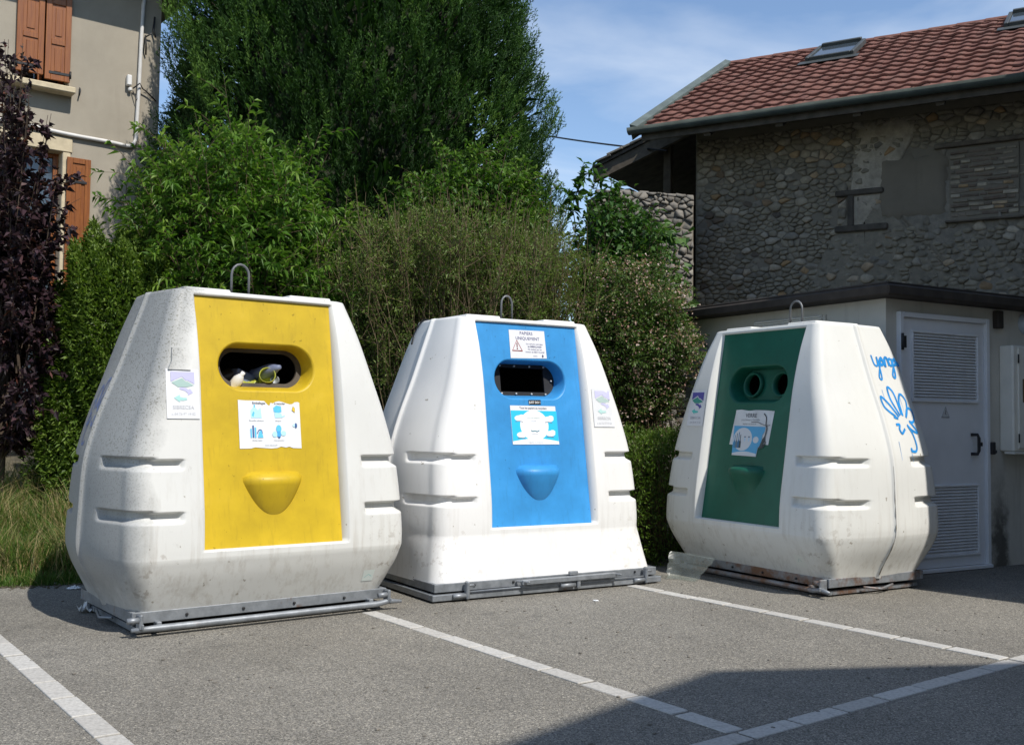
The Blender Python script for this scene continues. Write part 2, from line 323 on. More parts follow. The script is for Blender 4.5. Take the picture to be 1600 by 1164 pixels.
M['olive'] = leaf_mat('olive_small_leaves', [(0, (.06, .105, .02)), (.5, (.125, .185, .038)), (1, (.22, .265, .075))], .35)
M['abelia'] = leaf_mat('small_dark_leaves', [(0, (.036, .08, .016)), (.5, (.08, .15, .03)), (1, (.15, .215, .05))], .35)
M['petal'] = leaf_mat('pale_pink_petals', [(0, (.36, .19, .15)), (.5, (.50, .35, .29)), (1, (.62, .52, .45))], .3)
M['plum'] = leaf_mat('purple_plum_leaves', [(0, (.014, .008, .011)), (.5, (.032, .015, .021)), (.88, (.066, .034, .042)), (1, (.14, .045, .022))], .2, .55, .3)
M['hedge'] = leaf_mat('hedge_leaves', [(0, (.05, .10, .014)), (.5, (.11, .18, .026)), (1, (.19, .265, .045))], .35)
M['ivy'] = leaf_mat('dark_ivy_leaves', [(0, (.012, .035, .01)), (.5, (.025, .062, .016)), (1, (.045, .095, .022))])
M['vine'] = leaf_mat('broad_vine_leaves', [(0, (.036, .09, .02)), (.5, (.065, .145, .032)), (1, (.11, .20, .05))], .35)
M['grass'] = leaf_mat('long_grass', [(0, (.05, .11, .015)), (.55, (.11, .19, .03)), (.68, (.26, .22, .09)), (1, (.46, .37, .19))], .3)
M['crowncore'] = plain('dark_core_fill', (.02, .022, .012), .95, var=.5, scale=9); M['twig'] = plain('pale_dry_twigs', (.17, .125, .07), .9, var=.4, scale=20); M['stem'] = plain('brown_stems', (.11, .075, .045), .9, var=.4, scale=20); M['bark'] = plain('bark', (.07, .05, .035), .95, var=.4, scale=14, bmp=.5)
m, t, p, o = nodes('wooded_hillside'); v = objco(t)
c = ramp(t, noise(t, v, .22, 9, .7), [(.3, (.035, .07, .045)), (.55, (.06, .105, .07)), (.68, (.085, .13, .09)), (.72, (.24, .23, .22)), (.8, (.30, .29, .28))]); t.links.new(c, p.inputs['Base Color']); p.inputs['Roughness'].default_value = 1; M['hill'] = m  # distance haze is painted into these greens
m, t, p, o = nodes('clear_polythene'); tr = N(t, 'ShaderNodeBsdfTransparent', {0: (.80, .84, .82, 1)}); p.inputs['Base Color'].default_value = (.50, .56, .53, 1); p.inputs['Roughness'].default_value = .22
mx_ = N(t, 'ShaderNodeMixShader', {0: .13}); t.links.new(tr.outputs[0], mx_.inputs[1]); t.links.new(p.outputs[0], mx_.inputs[2]); t.links.new(mx_.outputs[0], o.inputs[0]); M['poly'] = m

# ---------------------------------------------------------------- the setting: ground
TH = 36.6                                          # direction of the asphalt's back edge, of the bins' fronts and of the left house
eL = G(0, 917); eR = G(130, 911)
ed = Vector((math.cos(R(TH)), math.sin(R(TH)), 0)); en = Vector((-ed.y, ed.x, 0))
e0 = Vector((eR.x, eR.y, 0))
SHED = Frame((G(1431, 897)+(G(1431, 897)-G(1542, 887)).normalized()*.42), 30.0)
_a = SHED.at(1384, 470)
SHED = Frame(SHED.w(_a[0], 0, 0), 30.0)            # origin = near corner of the shed
far = e0+ed*30
asp = [e0-(eR-eL).normalized()*40, e0, e0+ed*5.3, e0+ed*5.3+SHED.ey*14, Vector((60, 40, 0)), Vector((60, -60, 0)), Vector((-60, -60, 0))]
b = MB(); b.add([(q.x, q.y, 0) for q in asp], [tuple(range(len(asp)))[::-1]]); tag(fixn(b.build('asphalt_car_park', M['asphalt'])), kind='structure')
b = MB(); b.add([(-1500, -1500, -.06), (1500, -1500, -.06), (1500, 1500, -.06), (-1500, 1500, -.06)], [(0, 1, 2, 3)]); tag(b.build('ground', M['lawn']), kind='structure')
def bank_z(x, y):
    p = Vector((x, y, 0))-e0; d = p.dot(en); t_ = p.dot(ed)
    if t_ < 0: d = p.dot(Vector((-(eR-eL).normalized().y, (eR-eL).normalized().x, 0)))
    d = max(d, 0); s = lambda q: max(0, min(1, q))**2*(3-2*max(0, min(1, q)))
    h = .34*s(d/1.6)+.9*s((d-1.2)/6)
    return h*(1-s((t_-3.8)/1.6))-.02
V = []; F = []; nt_, nd_ = 60, 34
for i in range(nt_):
    for j in range(nd_):
        t_ = -16+30*i/(nt_-1); d_ = 14*(j/(nd_-1))**1.6-.02
        dd = (eR-eL).normalized() if t_ < 0 else ed; nn = Vector((-dd.y, dd.x, 0))
        q = e0+dd*t_+nn*d_ if t_ >= 0 else e0+dd*t_+nn*d_
        V.append((q.x, q.y, bank_z(q.x, q.y)+random.uniform(-.015, .015)*(d_ > .1)))
for i in range(nt_-1):
    for j in range(nd_-1): F.append((i*nd_+j, (i+1)*nd_+j, (i+1)*nd_+j+1, i*nd_+j+1))
tag(link('grass_bank', npmesh('grass_bank', V, F, 4, M['earth'], True)), kind='structure')
# far hillside seen between the left house and the big tree
V = []; F = []; nx, ny = 40, 24
for i in range(nx):
    for j in range(ny):
        x = -330+420*i/(nx-1); y = 260+300*j/(ny-1)
        V.append((x, y, -2+190*(j/(ny-1))**.8*max(0, 1-1.55*i/(nx-1))**.9+random.uniform(-3, 3)))
for i in range(nx-1):
    for j in range(ny-1): F.append((i*ny+j, (i+1)*ny+j, (i+1)*ny+j+1, i*ny+j+1))
tag(link('hillside', npmesh('hillside', V, F, 4, M['hill'], True)), kind='structure')
# parking lines: rows of pale setts
sett_me = {}
def parking_line(p0, p1, wd=.10, L=.33, label=''):
    p0 = Vector((p0.x, p0.y, 0)); p1 = Vector((p1.x, p1.y, 0)); d = (p1-p0); n = max(1, round(d.length/L)); l = d.length/n
    key = round(l, 3)
    if key not in sett_me:
        b = MB(); b.box((0, 0, 0), (l-.022, wd, .03), .003); o = b.build('sett', M['sett']); sett_me[key] = o.data; bpy.data.objects.remove(o)
    root = thing('parking_line', None, None, p0, math.degrees(math.atan2(d.y, d.x)), kind='structure')
    for k in range(n):
        o = link('sett', sett_me[key], root); o.location = ((k+.5)*l, random.uniform(-.003, .003), -.0095+random.uniform(-.002, .002)); o.rotation_euler = (0, 0, random.uniform(-.006, .006))
    return root
gA0, gA1 = G(-6, 1000), G(186, 1166); dA = (gA1-gA0).normalized()
parking_line(gA0-dA*.2, gA1+dA*1.2)
dB = Vector((math.cos(R(-53.0)), math.sin(R(-53.0)), 0))
gB1 = G(1152, 1143); parking_line(G(575, 956), gB1); gC1 = G(1572, 1030); parking_line(G(985, 915), gC1)
gD = (gC1-gB1).normalized(); parking_line(gB1-gD*1.3+dB*.06, gC1+gD*1.6+dB*.06)

# ---------------------------------------------------------------- recycling containers
def interp(tab, z):
    zs = [q[0] for q in tab]; k = 0
    if z <= zs[0]: return tab[0][1]
    if z >= zs[-1]: return tab[-1][1]
    while zs[k+1] < z: k += 1
    h = zs[k+1]-zs[k]; u = (z-zs[k])/h
    def sl(i):
        if i <= 0 or i >= len(tab)-1: return (tab[min(i+1, len(tab)-1)][1]-tab[max(i-1, 0)][1])/(zs[min(i+1, len(tab)-1)]-zs[max(i-1, 0)])
        return (tab[i+1][1]-tab[i-1][1])/(zs[i+1]-zs[i-1])
    m0, m1 = sl(k)*h, sl(k+1)*h; a, c = tab[k][1], tab[k+1][1]
    return (2*u**3-3*u*u+1)*a+(u**3-2*u*u+u)*m0+(-2*u**3+3*u*u)*c+(u**3-u*u)*m1
ss = lambda a, b_, x: (lambda q: q*q*(3-2*q))(max(0., min(1., (x-a)/(b_-a)))) if a != b_ else float(x > a)
ZB, ZT, PZT, PZB, PW = .12, 2.01, 1.992, .475, .455
def crn(z): return .12-.05*max(0, min(1, (z-.9)/1.1))
def panel_y(z): return -(.341+(.595-.341)*(PZT-z)/(PZT-PZB))
class Bin:
    def __init__(s, flared):
        up_w = [(.43, .872), (.52, .873), (.675, .866), (.976, .846), (1.25, .782), (1.541, .690), (1.8, .615), (2.01, .548)]
        up_d = [(.43, .612), (.52, .612), (.675, .602), (.976, .556), (1.25, .513), (1.541, .463), (1.8, .395), (2.01, .316)]
        s.uw, s.ud = up_w, up_d
        if flared: s.lw = [(.11, .925), (.25, .902), (.43, .872)]; s.ld = [(.11, .693), (.25, .655), (.43, .612)]
        else: s.lw = [(.11, .775), (.22, .815), (.33, .852), (.43, .872)]; s.ld = [(.11, .462), (.22, .52), (.33, .575), (.43, .612)]
        s.fl = flared
    def W(s, z): return interp(s.uw if z >= .43 else s.lw, z)+.04
    def D(s, z): return interp(s.ud if z >= .43 else s.ld, z)+.04
    def bulge(s, z): return .07*ss(.1, .5, z)*(1-.65*ss(1.0, 2.0, z)) + (.02 if s.fl else .01)
    def side_x(s, y, z):
        h = 1-min(1, abs(y)/(s.D(z)-crn(z))); k = .018*ss(.1, .5, z) if y > 0 else 0; return s.W(z)+k+(s.bulge(z)-k)*(1-(1-h)**2)
    def groove(s, corner, part, g, z):
        # corner: +1 = the corner's right-hand side is the shorter groove when part == 'q'
        f = 0
        for c in (.676, .976):
            short = (part == 'f') if corner < 0 else (part == 'q')
            top = c+.034-(.012 if short else 0)
            f = max(f, ss(c-.040, c-.006, z)*(1-ss(top-.003, top+.008, z)))
        if part == 'f': m = ss(.36, .46, g)
        elif part == 'a': m = 1
        else: m = 1-ss(.44, .54, g)
        return .042*f*m
    def cols(s):
        L = [('p', q) for q in (0, .5, 1)]+[('r', 0)]+[('f', q) for q in (.05, .12, .2, .28, .34, .38, .41, .44, .48, .55, .65, .75, .85, .94)]
        L += [('a', q) for q in np.linspace(0, 1, 9)]+[('q', q) for q in (.06, .14, .22, .30, .38, .43, .46, .49, .52, .56, .64, .74, .84)]
        return L+[('t', -.034), ('t', -.020), ('t', -.014), ('t', 0)]
    def quarter(s, z, corner, front):
        W, D, CR = s.W(z)+(0 if front else .018*ss(.1, .5, z)), s.D(z), crn(z); out = []
        for k, g in s.cols():
            if k == 'p': p = (PW*g, -D)
            elif k == 'r': p = (PW+.014, -D)
            elif k == 'f': p = (PW+.014+(W-CR-PW-.014)*g, -D+s.groove(corner, 'f', g, z))
            elif k == 'a':
                t_ = g*math.pi/2; d = s.groove(corner, 'a', 0, z); r = CR-d; p = (W-CR+r*math.sin(t_), -(D-CR)-r*math.cos(t_))
            elif k == 'q':
                y = -(D-CR)*(1-g); p = (s.side_x(y if front else -y, z)-s.groove(corner, 'q', g, z), y)
            else: p = (s.side_x(g, z)+(.020*ss(-.024, -.013, g)), g)
            if front and k == 'p' and PZB-.002 <= z <= PZT+.002: p = (p[0], panel_y(z))
            out.append((p[0], p[1], z))
        return out
    def shell(s, parent, mat):
        zs = list(np.linspace(ZB-.01, .43, 12))+list(np.linspace(.43, ZT, 48))+[PZB-.035, PZB-.006, PZB, PZT, PZT+.008]
        for c in (.676, .976): zs += [c+q for q in (-.047, -.041, -.035, -.028, -.021, -.014, -.006, .006, .014, .019, .023, .027, .031, .036, .042, .048)]
        keep = [PZB, PZT, .43, ZT]; zz = []
        for z in sorted(zs):
            if zz and z-zz[-1] < .0035:
                if any(abs(z-k) < 1e-6 for k in keep): zz[-1] = z
                continue
            zz.append(z)
        rows = []
        for z in zz:
            a = s.quarter(z, 1, True); bq = s.quarter(z, -1, False)
            fr = a; br = [(x, -y, q) for x, y, q in s.quarter(z, -1, False)][::-1][1:]
            bl = [(-x, -y, q) for x, y, q in s.quarter(z, 1, False)][1:]
            flq = s.quarter(z, -1, True); fl = [(-x, y, q) for x, y, q in flq][::-1][1:-1]
            rows.append(fr+br+bl+fl)
        top = rows[-1]
        for dz, k in ((.012, .988), (.017, .955), (.018, .6)): rows.append([(x*k, y*k, ZT+dz) for x, y, q in top])
        n = len(rows[0]); V = [p for r_ in rows for p in r_]; F = []; npan = 3
        for i in range(len(rows)-1):
            for j in range(n):
                j2 = (j+1) % n
                inp = (j < 2 or j >= n-2)
                if i < len(zz)-1 and inp and zz[i] >= PZB-.001 and zz[i+1] <= PZT+.001: continue
                F.append((i*n+j, i*n+j2, (i+1)*n+j2, (i+1)*n+j))
        V.append((0, 0, ZT+.018)); c = len(V)-1; l0 = (len(rows)-1)*n
        b = MB(); b.add(V, F+[(l0+j, l0+(j+1) % n, c) for j in range(n)], 0, True)
        return b.build('shell', mat, parent)
    def front(s, x, z, e=0.):
        CR = crn(z); a = abs(x)-(s.W(z)-CR); sg = 1 if x > 0 else -1
        if a <= 0: return (x, -s.D(z)-e, z)
        t_ = min(a/CR, 1.5); return (sg*(s.W(z)-CR+(CR+e)*math.sin(t_)), -(s.D(z)-CR)-(CR+e)*math.cos(t_), z)
    def right(s, y, z, e=0., sgn=1): return (sgn*(s.side_x(y, z)+e), y, z)
def on_panel(x, z, e=0.): return (x, panel_y(z)-e, z)
def stadium(hw, hh, n=40):
    P = []; r = hh
    for k in range(n): 
        t_ = 2*math.pi*k/n
        P.append((hw-r if math.cos(t_) >= 0 else -(hw-r), 0, r, t_))
    return [(cx+r*math.cos(t_), r*math.sin(t_)) for cx, _, r, t_ in P]
OZ, OHW, OHH, ODEP = 1.565, .315, .142, .135
def panel(parent, mat, depth=ODEP):
    n = 48; b = MB(); st = stadium(OHW, OHH, n); V = []; F = []
    rect = []
    for k in range(n):
        x, z = st[k]; t_ = 2*math.pi*k/n; c, sn = math.cos(t_), math.sin(t_); hx, zu, zd = PW, PZT-OZ, OZ-PZB
        u = min(hx/abs(c) if abs(c) > 1e-6 else 1e9, (zu if sn > 0 else zd)/abs(sn) if abs(sn) > 1e-6 else 1e9); rect.append([u*c, u*sn])
    for cx, cz in ((PW, PZT-OZ), (-PW, PZT-OZ), (-PW, PZB-OZ), (PW, PZB-OZ)):
        k = min(range(n), key=lambda i: (rect[i][0]-cx)**2+(rect[i][1]-cz)**2); rect[k] = [cx, cz]
    def ring(pts, e): return [on_panel(x, OZ+z, e) for x, z in pts]
    sc = lambda d: stadium(OHW+d, OHH+d, n)
    R_ = [ring(rect, 0), ring(sc(.014), 0)]
    for rr in R_: V += rr
    b.add(V, [(k, (k+1) % n, n+(k+1) % n, n+k) for k in range(n)])
    Rw = [ring(sc(.014), 0), ring(sc(.006), -.003), ring(sc(.001), -.012)]+[ring(sc(-.001-.02*q), -.012-(depth-.012)*q) for q in (.3, .65, 1)]
    V = [p for rr in Rw for p in rr]
    b.add(V, [(i*n+k, i*n+(k+1) % n, (i+1)*n+(k+1) % n, (i+1)*n+k) for i in range(len(Rw)-1) for k in range(n)], 0, True)
    return b.build('front_panel', mat, parent)
def chin(parent, mat, hw=.205, zt=.885, zl=.655, e0=.115, pw=.9):   # the moulded scoop below the slot
    b = MB(); nu, nv = 17, 16; V = []; F = []
    for j in range(nv):
        v = (j/(nv-1))**1.7; z = zl+(zt-zl)*v; half = hw*max(.004, v**.48*(1-.04*ss(.88, 1, v)))
        for i in range(nu):
            u = -1+2*i/(nu-1); pr = (1-abs(u)**2.6)**.7 if abs(u) < 1 else 0
            e = e0*(v**pw)*pr*(1-ss(.90, 1., v)*.35)
            V.append(on_panel(u*half, z+.02*pr*ss(.6, 1, v), e-.002))
    for i in range(nu):
        u = -1+2*i/(nu-1); pr = (1-abs(u)**2.6)**.7 if abs(u) < 1 else 0
        V.append(on_panel(u*hw*.9, zt+.032*pr, e0*pr*.30-.002))
    for i in range(nu):
        u = -1+2*i/(nu-1); V.append(on_panel(u*hw*.88, zt+.036, -.003))
    for j in range(nv+1):
        for i in range(nu-1): F.append((j*nu+i, j*nu+i+1, (j+1)*nu+i+1, (j+1)*nu+i))
    b.add(V, F, 0, True); return b.build('scoop_handle', mat, parent)
_txt = {}
def text_geo(s, bold=False):
    if s in _txt: return _txt[s]
    cu_ = bpy.data.curves.new('lettering', 'FONT'); cu_.body = s; cu_.size = 1; cu_.resolution_u = 2; cu_.align_x = 'CENTER'; cu_.offset = .015 if bold else 0
    o = bpy.data.objects.new('lettering', cu_); me = bpy.data.meshes.new_from_object(o)
    V = [(v.co.x, v.co.y) for v in me.vertices]; F = [tuple(p.vertices) for p in me.polygons]
    bpy.data.objects.remove(o); bpy.data.meshes.remove(me); _txt[s] = (V, F); return _txt[s]
class Print(MB):                                  # flat print laid on a surface through fn(x, z, lift)
    def __init__(s, fn): super().__init__(); s.fn = fn; s.k = 0
    def poly(s, pts, col, lift=None):
        s.k += 1; e = .0012+.00012*s.k if lift is None else lift
        return s.add([s.fn(x, z, e) for x, z in pts], [tuple(range(len(pts)))], 0, False, col)
    def text(s, t_, x, z, size, col, bold=False, sx=1.0):
        V, F = text_geo(t_, bold); s.k += 1; e = .0012+.00012*s.k
        return s.add([s.fn(x+a*size*sx, z+c*size, e) for a, c in V], F, 0, False, col)
    def ell(s, x, z, a, c, col, n=20, t0=0, t1=2*math.pi): return s.poly([(x+a*math.cos(t0+(t1-t0)*k/n), z+c*math.sin(t0+(t1-t0)*k/n)) for k in range(n)], col)
    def rect(s, x0, z0, x1, z1, col): return s.poly([(x0, z0), (x1, z0), (x1, z1), (x0, z1)], col)
    def line(s, pts, wd, col):
        s.k += 1; e = .0012+.00012*s.k; V = []; F = []; n = len(pts)
        for i, p in enumerate(pts):
            a, c = pts[max(i-1, 0)], pts[min(i+1, n-1)]; dx_, dz_ = c[0]-a[0], c[1]-a[1]; l = math.hypot(dx_, dz_) or 1; ww = wd[i] if isinstance(wd, list) else wd
            V += [s.fn(p[0]-dz_/l*ww/2, p[1]+dx_/l*ww/2, e), s.fn(p[0]+dz_/l*ww/2, p[1]-dx_/l*ww/2, e)]
        return s.add(V, [(2*i, 2*i+1, 2*i+3, 2*i+2) for i in range(n-1)], 0, False, col)
def sheet(name, pts, fn, mat, parent, lift=.001, nz=None):
    b = MB()
    if nz:                                        # pts = (x0, z0, x1, z1), bent over the surface
        x0, z0, x1, z1 = pts
        V = [fn(x0+(x1-x0)*i/4, z0+(z1-z0)*j/nz, lift) for j in range(nz+1) for i in range(5)]
        b.add(V, [(j*5+i, j*5+i+1, (j+1)*5+i+1, (j+1)*5+i) for j in range(nz) for i in range(4)])
    else: b.add([fn(x, z, lift) for x, z in pts], [tuple(range(len(pts)))])
    return b.build(name, mat, parent)
def spline(P, n=8):
    out = []
    for i in range(len(P)-1):
        p0, p1, p2, p3 = P[max(i-1, 0)], P[i], P[i+1], P[min(i+2, len(P)-1)]
        for k in range(n):
            t_ = k/n; out.append(tuple(.5*((2*b_)+(-a+c)*t_+(2*a-5*b_+4*c-d)*t_**2+(-a+3*b_-3*c+d)*t_**3) for a, b_, c, d in zip(p0, p1, p2, p3)))
    return out+[tuple(P[-1])]
VIO, NAVY, GRN, CY, GRY = (.30, .29, .72), (.10, .09, .34), (.02, .30, .16), (.02, .42, .80), (.35, .36, .40)
def logo(parent, bn, xc, zc, wd, fade, name='logo_sticker'):
    """the syndicate's sticker: mountain, two arrows, name and telephone number"""
    hw, hh = wd/2, wd*.75
    def fn0(x, z, e):
        a, c = bn.front(x, zc-hh), bn.front(x, zc+hh); k = (z-zc+hh)/(2*hh); return (a[0]+(c[0]-a[0])*k, a[1]+(c[1]-a[1])*k-.0055-e, z)
    st = sheet(name, (xc-hw, zc-hh, xc+hw, zc+hh), fn0, M['paper'], parent, .0005, 2)
    mixf = lambda c: tuple(a*(1-fade)+.78*fade for a in c)
    P = Print(lambda x, z, e: fn0(xc+x*wd, zc+z*wd, e+.001))
    v, g, cy, t_ = mixf(VIO if fade else NAVY), mixf((.06, .30, .24)), mixf((.10, .55, .50)), mixf(GRY)
    P.poly([(-.36, .66), (-.36, .36), (-.02, .52), (.10, .40), (.14, .41), (.36, .30), (.36, .66)], v)
    P.poly([(-.34, .33), (-.02, .47), (.10, .36), (.14, .37), (.34, .26), (.12, .20), (-.15, .20)], g)
    P.poly([(-.12, .16), (-.04, .19), (.08, .18), (.18, .12), (.21, .16), (.30, .04), (.14, -.05), (.16, .01), (.06, .09), (-.06, .12)], v)
    P.poly([(.12, -.18), (.0, -.21), (-.1, -.20), (-.10, -.26), (-.28, -.13), (-.10, -.03), (-.10, -.10), (.0, -.12), (.10, -.12)], cy)
    P.text('SIBRECSA', 0, -.46, .155, t_); P.text('t. 04 76 97 19 52', 0, -.64, .105, t_)
    tag(P.build('printing', M['ink'], st), kind='stuff'); return st
def hook(parent, mat, x, gap, h):
    b = MB(); pts = [(x-gap/2, 0, ZT-.03), (x-gap/2, 0, ZT+h*.72)]+[(x-gap/2*math.cos(k*math.pi/8), 0, ZT+h*.72+h*.28*math.sin(k*math.pi/8)) for k in range(1, 8)]+[(x+gap/2, 0, ZT+h*.72), (x+gap/2, 0, ZT-.03)]
    b.tube(pts, .0085, 8); return b.build('lifting_hook', mat, parent)
def rails(name, x, y, z0, z1, t_, mat, parent, lip=.0):
    b = MB(); zc, h = (z0+z1)/2, z1-z0
    for sg in (-1, 1):
        b.box((0, sg*(y-t_/2), zc), (2*x, t_, h), .003); b.box((sg*(x-t_/2), 0, zc), (t_, 2*y-2*t_-.002, h), .003)
        if lip: b.box((0, sg*(y-.005), z0+.006), (2*x+.02, .04, .012), .002); b.box((sg*(x-.005), 0, z0+.006), (.04, 2*y-.07, .012), .002)
    return b.build(name, mat, parent)
def bolts(pts, mat, parent, ax=(0, -1, 0), r=.009):
    me = None
    for p in pts:
        if me is None:
            b = MB(); b.tube([(0, .004, 0), (0, -.008, 0), (0, -.0095, 0)], [r, r, r*.6], 7); o = b.build('bolt', mat, parent); me = o.data
        else: o = link('bolt', me, parent)
        o.location = p
def slot_dark_box(parent):  # added near-black box that makes the hollow behind the slot look unlit
    b = MB(); x, y0, y1, z0, z1 = .44, -.20, .30, .80, 1.85
    b.add([(-x, y0, z0), (x, y0, z0), (x, y1, z0), (-x, y1, z0), (-x, y0, z1), (x, y0, z1), (x, y1, z1), (-x, y1, z1)], [(0, 1, 2, 3), (7, 6, 5, 4), (1, 0, 4, 5)[:0] or (2, 6, 7, 3), (1, 5, 6, 2), (0, 3, 7, 4)])
    return b.build('added_dark_box', M['dark'], parent)
def plate(parent, mat, outer, holes, name, depth=ODEP):
    """stadium-shaped plate at the back of the slot, with the given holes"""
    import bmesh
    bm = bmesh.new(); ed_ = []
    fn = lambda x, z, e: Vector(on_panel(x, OZ+z, -depth+.006+e))
    for poly in [outer]+holes:
        vs_ = [bm.verts.new(fn(x, z, 0)) for x, z in poly]; ed_ += [bm.edges.new((vs_[i], vs_[(i+1) % len(vs_)])) for i in range(len(vs_))]
    bmesh.ops.triangle_fill(bm, edges=ed_, use_beauty=True)
    r = bmesh.ops.extrude_face_region(bm, geom=list(bm.faces)); nv = [v for v in r['geom'] if isinstance(v, bmesh.types.BMVert)]
    bmesh.ops.translate(bm, verts=nv, vec=(0, .018, 0)); bmesh.ops.recalc_face_normals(bm, faces=bm.faces)
    me = bpy.data.meshes.new(name); bm.to_mesh(me); bm.free(); me.materials.append(mat); return link(name, me, parent)
def jag(x0, z0, x1, z1, top, bot, rnd=.002):
    """paper outline with given torn profiles: lists of (fraction, dip)"""
    P = [(x0+(x1-x0)*f, z0+d) for f, d in bot]+[(x0+(x1-x0)*f, z1-d) for f, d in reversed(top)]
    return P
def bracket(parent, mat, x, y, zc, h=.085):
    b = MB(); b.box((x, y-.012, zc), (.022, .07, h), .006); b.tube([(x-.075, y-.028, zc+.012), (x-.008, y-.028, zc+.012)], .017, 10); b.box((x+.006, y-.03, zc-h*.30), (.012, .055, .03), .004)
    return b.build('hinge_bracket', mat, parent)
def base_tucked(root, bn, mat, rust=False):
    x, y = bn.W(ZB)+.012, bn.D(ZB)+.012
    rails('base_frame', x, y, .070, .135, .03, mat, root, .0)
    rails('bottom_rail', x-.03, y-.03, .012, .046, .04, mat, root)
    b = MB(); b.tube([(-x-.02, -y-.055, .048), (-x+.12, -y-.052, .046), (x-.10, -y-.052, .046), (x-.02, -y-.055, .058), (x+.07, -y-.075, .052)], [.012, .020, .020, .018, .010], 12)
    b.box((-x+.14, -y-.02, .06), (.03, .06, .04), .004); b.box((x-.14, -y-.02, .06), (.03, .06, .04), .004); b.build('locking_bar', mat, root)
    bracket(root, mat, -x+.03, -y-.03, .09); bracket(root, mat, x-.02, -y-.03, .09)
    bolts([(q*x, -y-.0005, .10) for q in (-.62, -.2, .2, .62)], M['iron'], root)
    for sx in (-1, 1):
        for sy in (-1, 1): b = MB(); b.box((sx*(x-.12), sy*(y-.12), .009), (.12, .12, .018), .003); b.build('foot_pad', M['iron'], root)
    b = MB()
    for q in (-1, 1): b = MB(); b.tube([(q*(x+.004), .16, .055), (q*(x+.03), .0, .035), (q*(x+.004), -.16, .055)], .009, 7); b.build('side_stay', mat, root)
def base_flared(root, bn, mat):
    x, y = bn.W(.11)+.010, bn.D(.11)+.010
    rails('base_frame', x, y, .066, .124, .03, mat, root)
    rails('bottom_rail', x+.028, y+.028, .012, .054, .05, mat, root)
    yy = -y-.028
    for q in (-.76, .86):
        b = MB(); b.box((q*x, yy-.012, .075), (.026, .045, .125), .008); b.tube([(q*x-.11, yy-.012, .040), (q*x-.012, yy-.012, .040)], .016, 10)
        b.tube([(q*x-.012, yy-.018, .11), (q*x+.05, yy-.018, .105)], .010, 8); b.build('hinge_bracket', mat, root)
    b = MB(); b.box((.12*x, yy-.025, .098), (.84, .035, .036), .004); b.box((-.30*x, yy-.03, .105), (.02, .11, .012), .003, Matrix.Rotation(.5, 3, 'Z')); b.box((.54*x, yy-.03, .105), (.02, .11, .012), .003, Matrix.Rotation(.5, 3, 'Z')); b.build('locking_bar', mat, root)
    b = MB(); b.box((.16*x, yy-.01, .135), (.075, .03, .028), .005); b.box((.20*x, yy-.02, .06), (.03, .03, .07), .005); b.tube([(.04*x, yy-.02, .05), (.17*x, yy-.02, .05)], .017, 10); b.build('latch', mat, root)
    b = MB(); b.tube([(-.74*x, yy-.008, .062), (.84*x, yy-.008, .066)], .007, 7); b.build('release_rod', mat, root)
    bolts([(q*x, -y-.0005, .10) for q in (-.68, -.35, .42, .78)], M['iron'], root)
    for sx in (-1, 1):
        for sy in (-1, 1): b = MB(); b.box((sx*(x-.12), sy*(y-.12), .009), (.14, .14, .018), .003); b.build('foot_pad', M['iron'], root)
def topdeck(root, bn, mat):
    b = MB(); W, D = bn.W(ZT)*.9, bn.D(ZT)
    for sg in (-1, 1): b = MB(); b.box((sg*W*.66, -.05, ZT+.024), (.30, D*1.35, .03), .010); b.build('top_rib', mat, root)
    b = MB(); b.box((.02, -.02, ZT+.022), (.56, .22, .014), .004); b.build('hook_plate', M['iron'], root)

# ---- yellow packaging container
yb = thing('recycling_container', 'yellow panelled white recycling container at the left with a torn poster', 'recycling bin', (-1.79, 6.904, 0), 37.3, 'recycling containers on the car park')
bn = Bin(False); bn.shell(yb, M['shell_y']); panel(yb, M['yellow']); chin(yb, M['yellow']); base_tucked(yb, bn, M['galv']); topdeck(yb, bn, M['shell_y'])
plate(yb, M['brownring'], stadium(OHW-.02, OHH-.02, 48), [stadium(OHW-.055, OHH-.045, 40)], 'slot_rim'); slot_dark_box(yb); hook(yb, M['hooksteel'], -.02, .12, .25)
nz_ = random.Random(3)
top = [(0, 0), (.12, .003), (.3, .002), (.42, .004), (.47, .026), (.5, .034), (.52, .014), (.56, .018), (.60, .008), (.66, .003), (.72, .008), (.78, .016), (.84, .022), (.88, .020), (.92, .008), (.97, .006), (1, .010)]
bot = [(0, 0), (.18, .001), (.24, .008), (.36, .004), (.5, 0), (.6, .003), (.66, .012), (.74, .006), (.8, .011), (.86, .002), (1, 0)]
pf = lambda x, z, e: on_panel(x, z, e)
ps = sheet('torn_poster', jag(-.205, 1.06, .205, 1.358, top, bot), pf, M['paper'], yb, .003)
P = Print(lambda x, z, e: on_panel(x, z, e+.003))
P.text('Emballages', -.07, 1.334, .020, (.05, .05, .07), True); P.text('à recycler', .07, 1.334, .018, (.05, .05, .07), True)
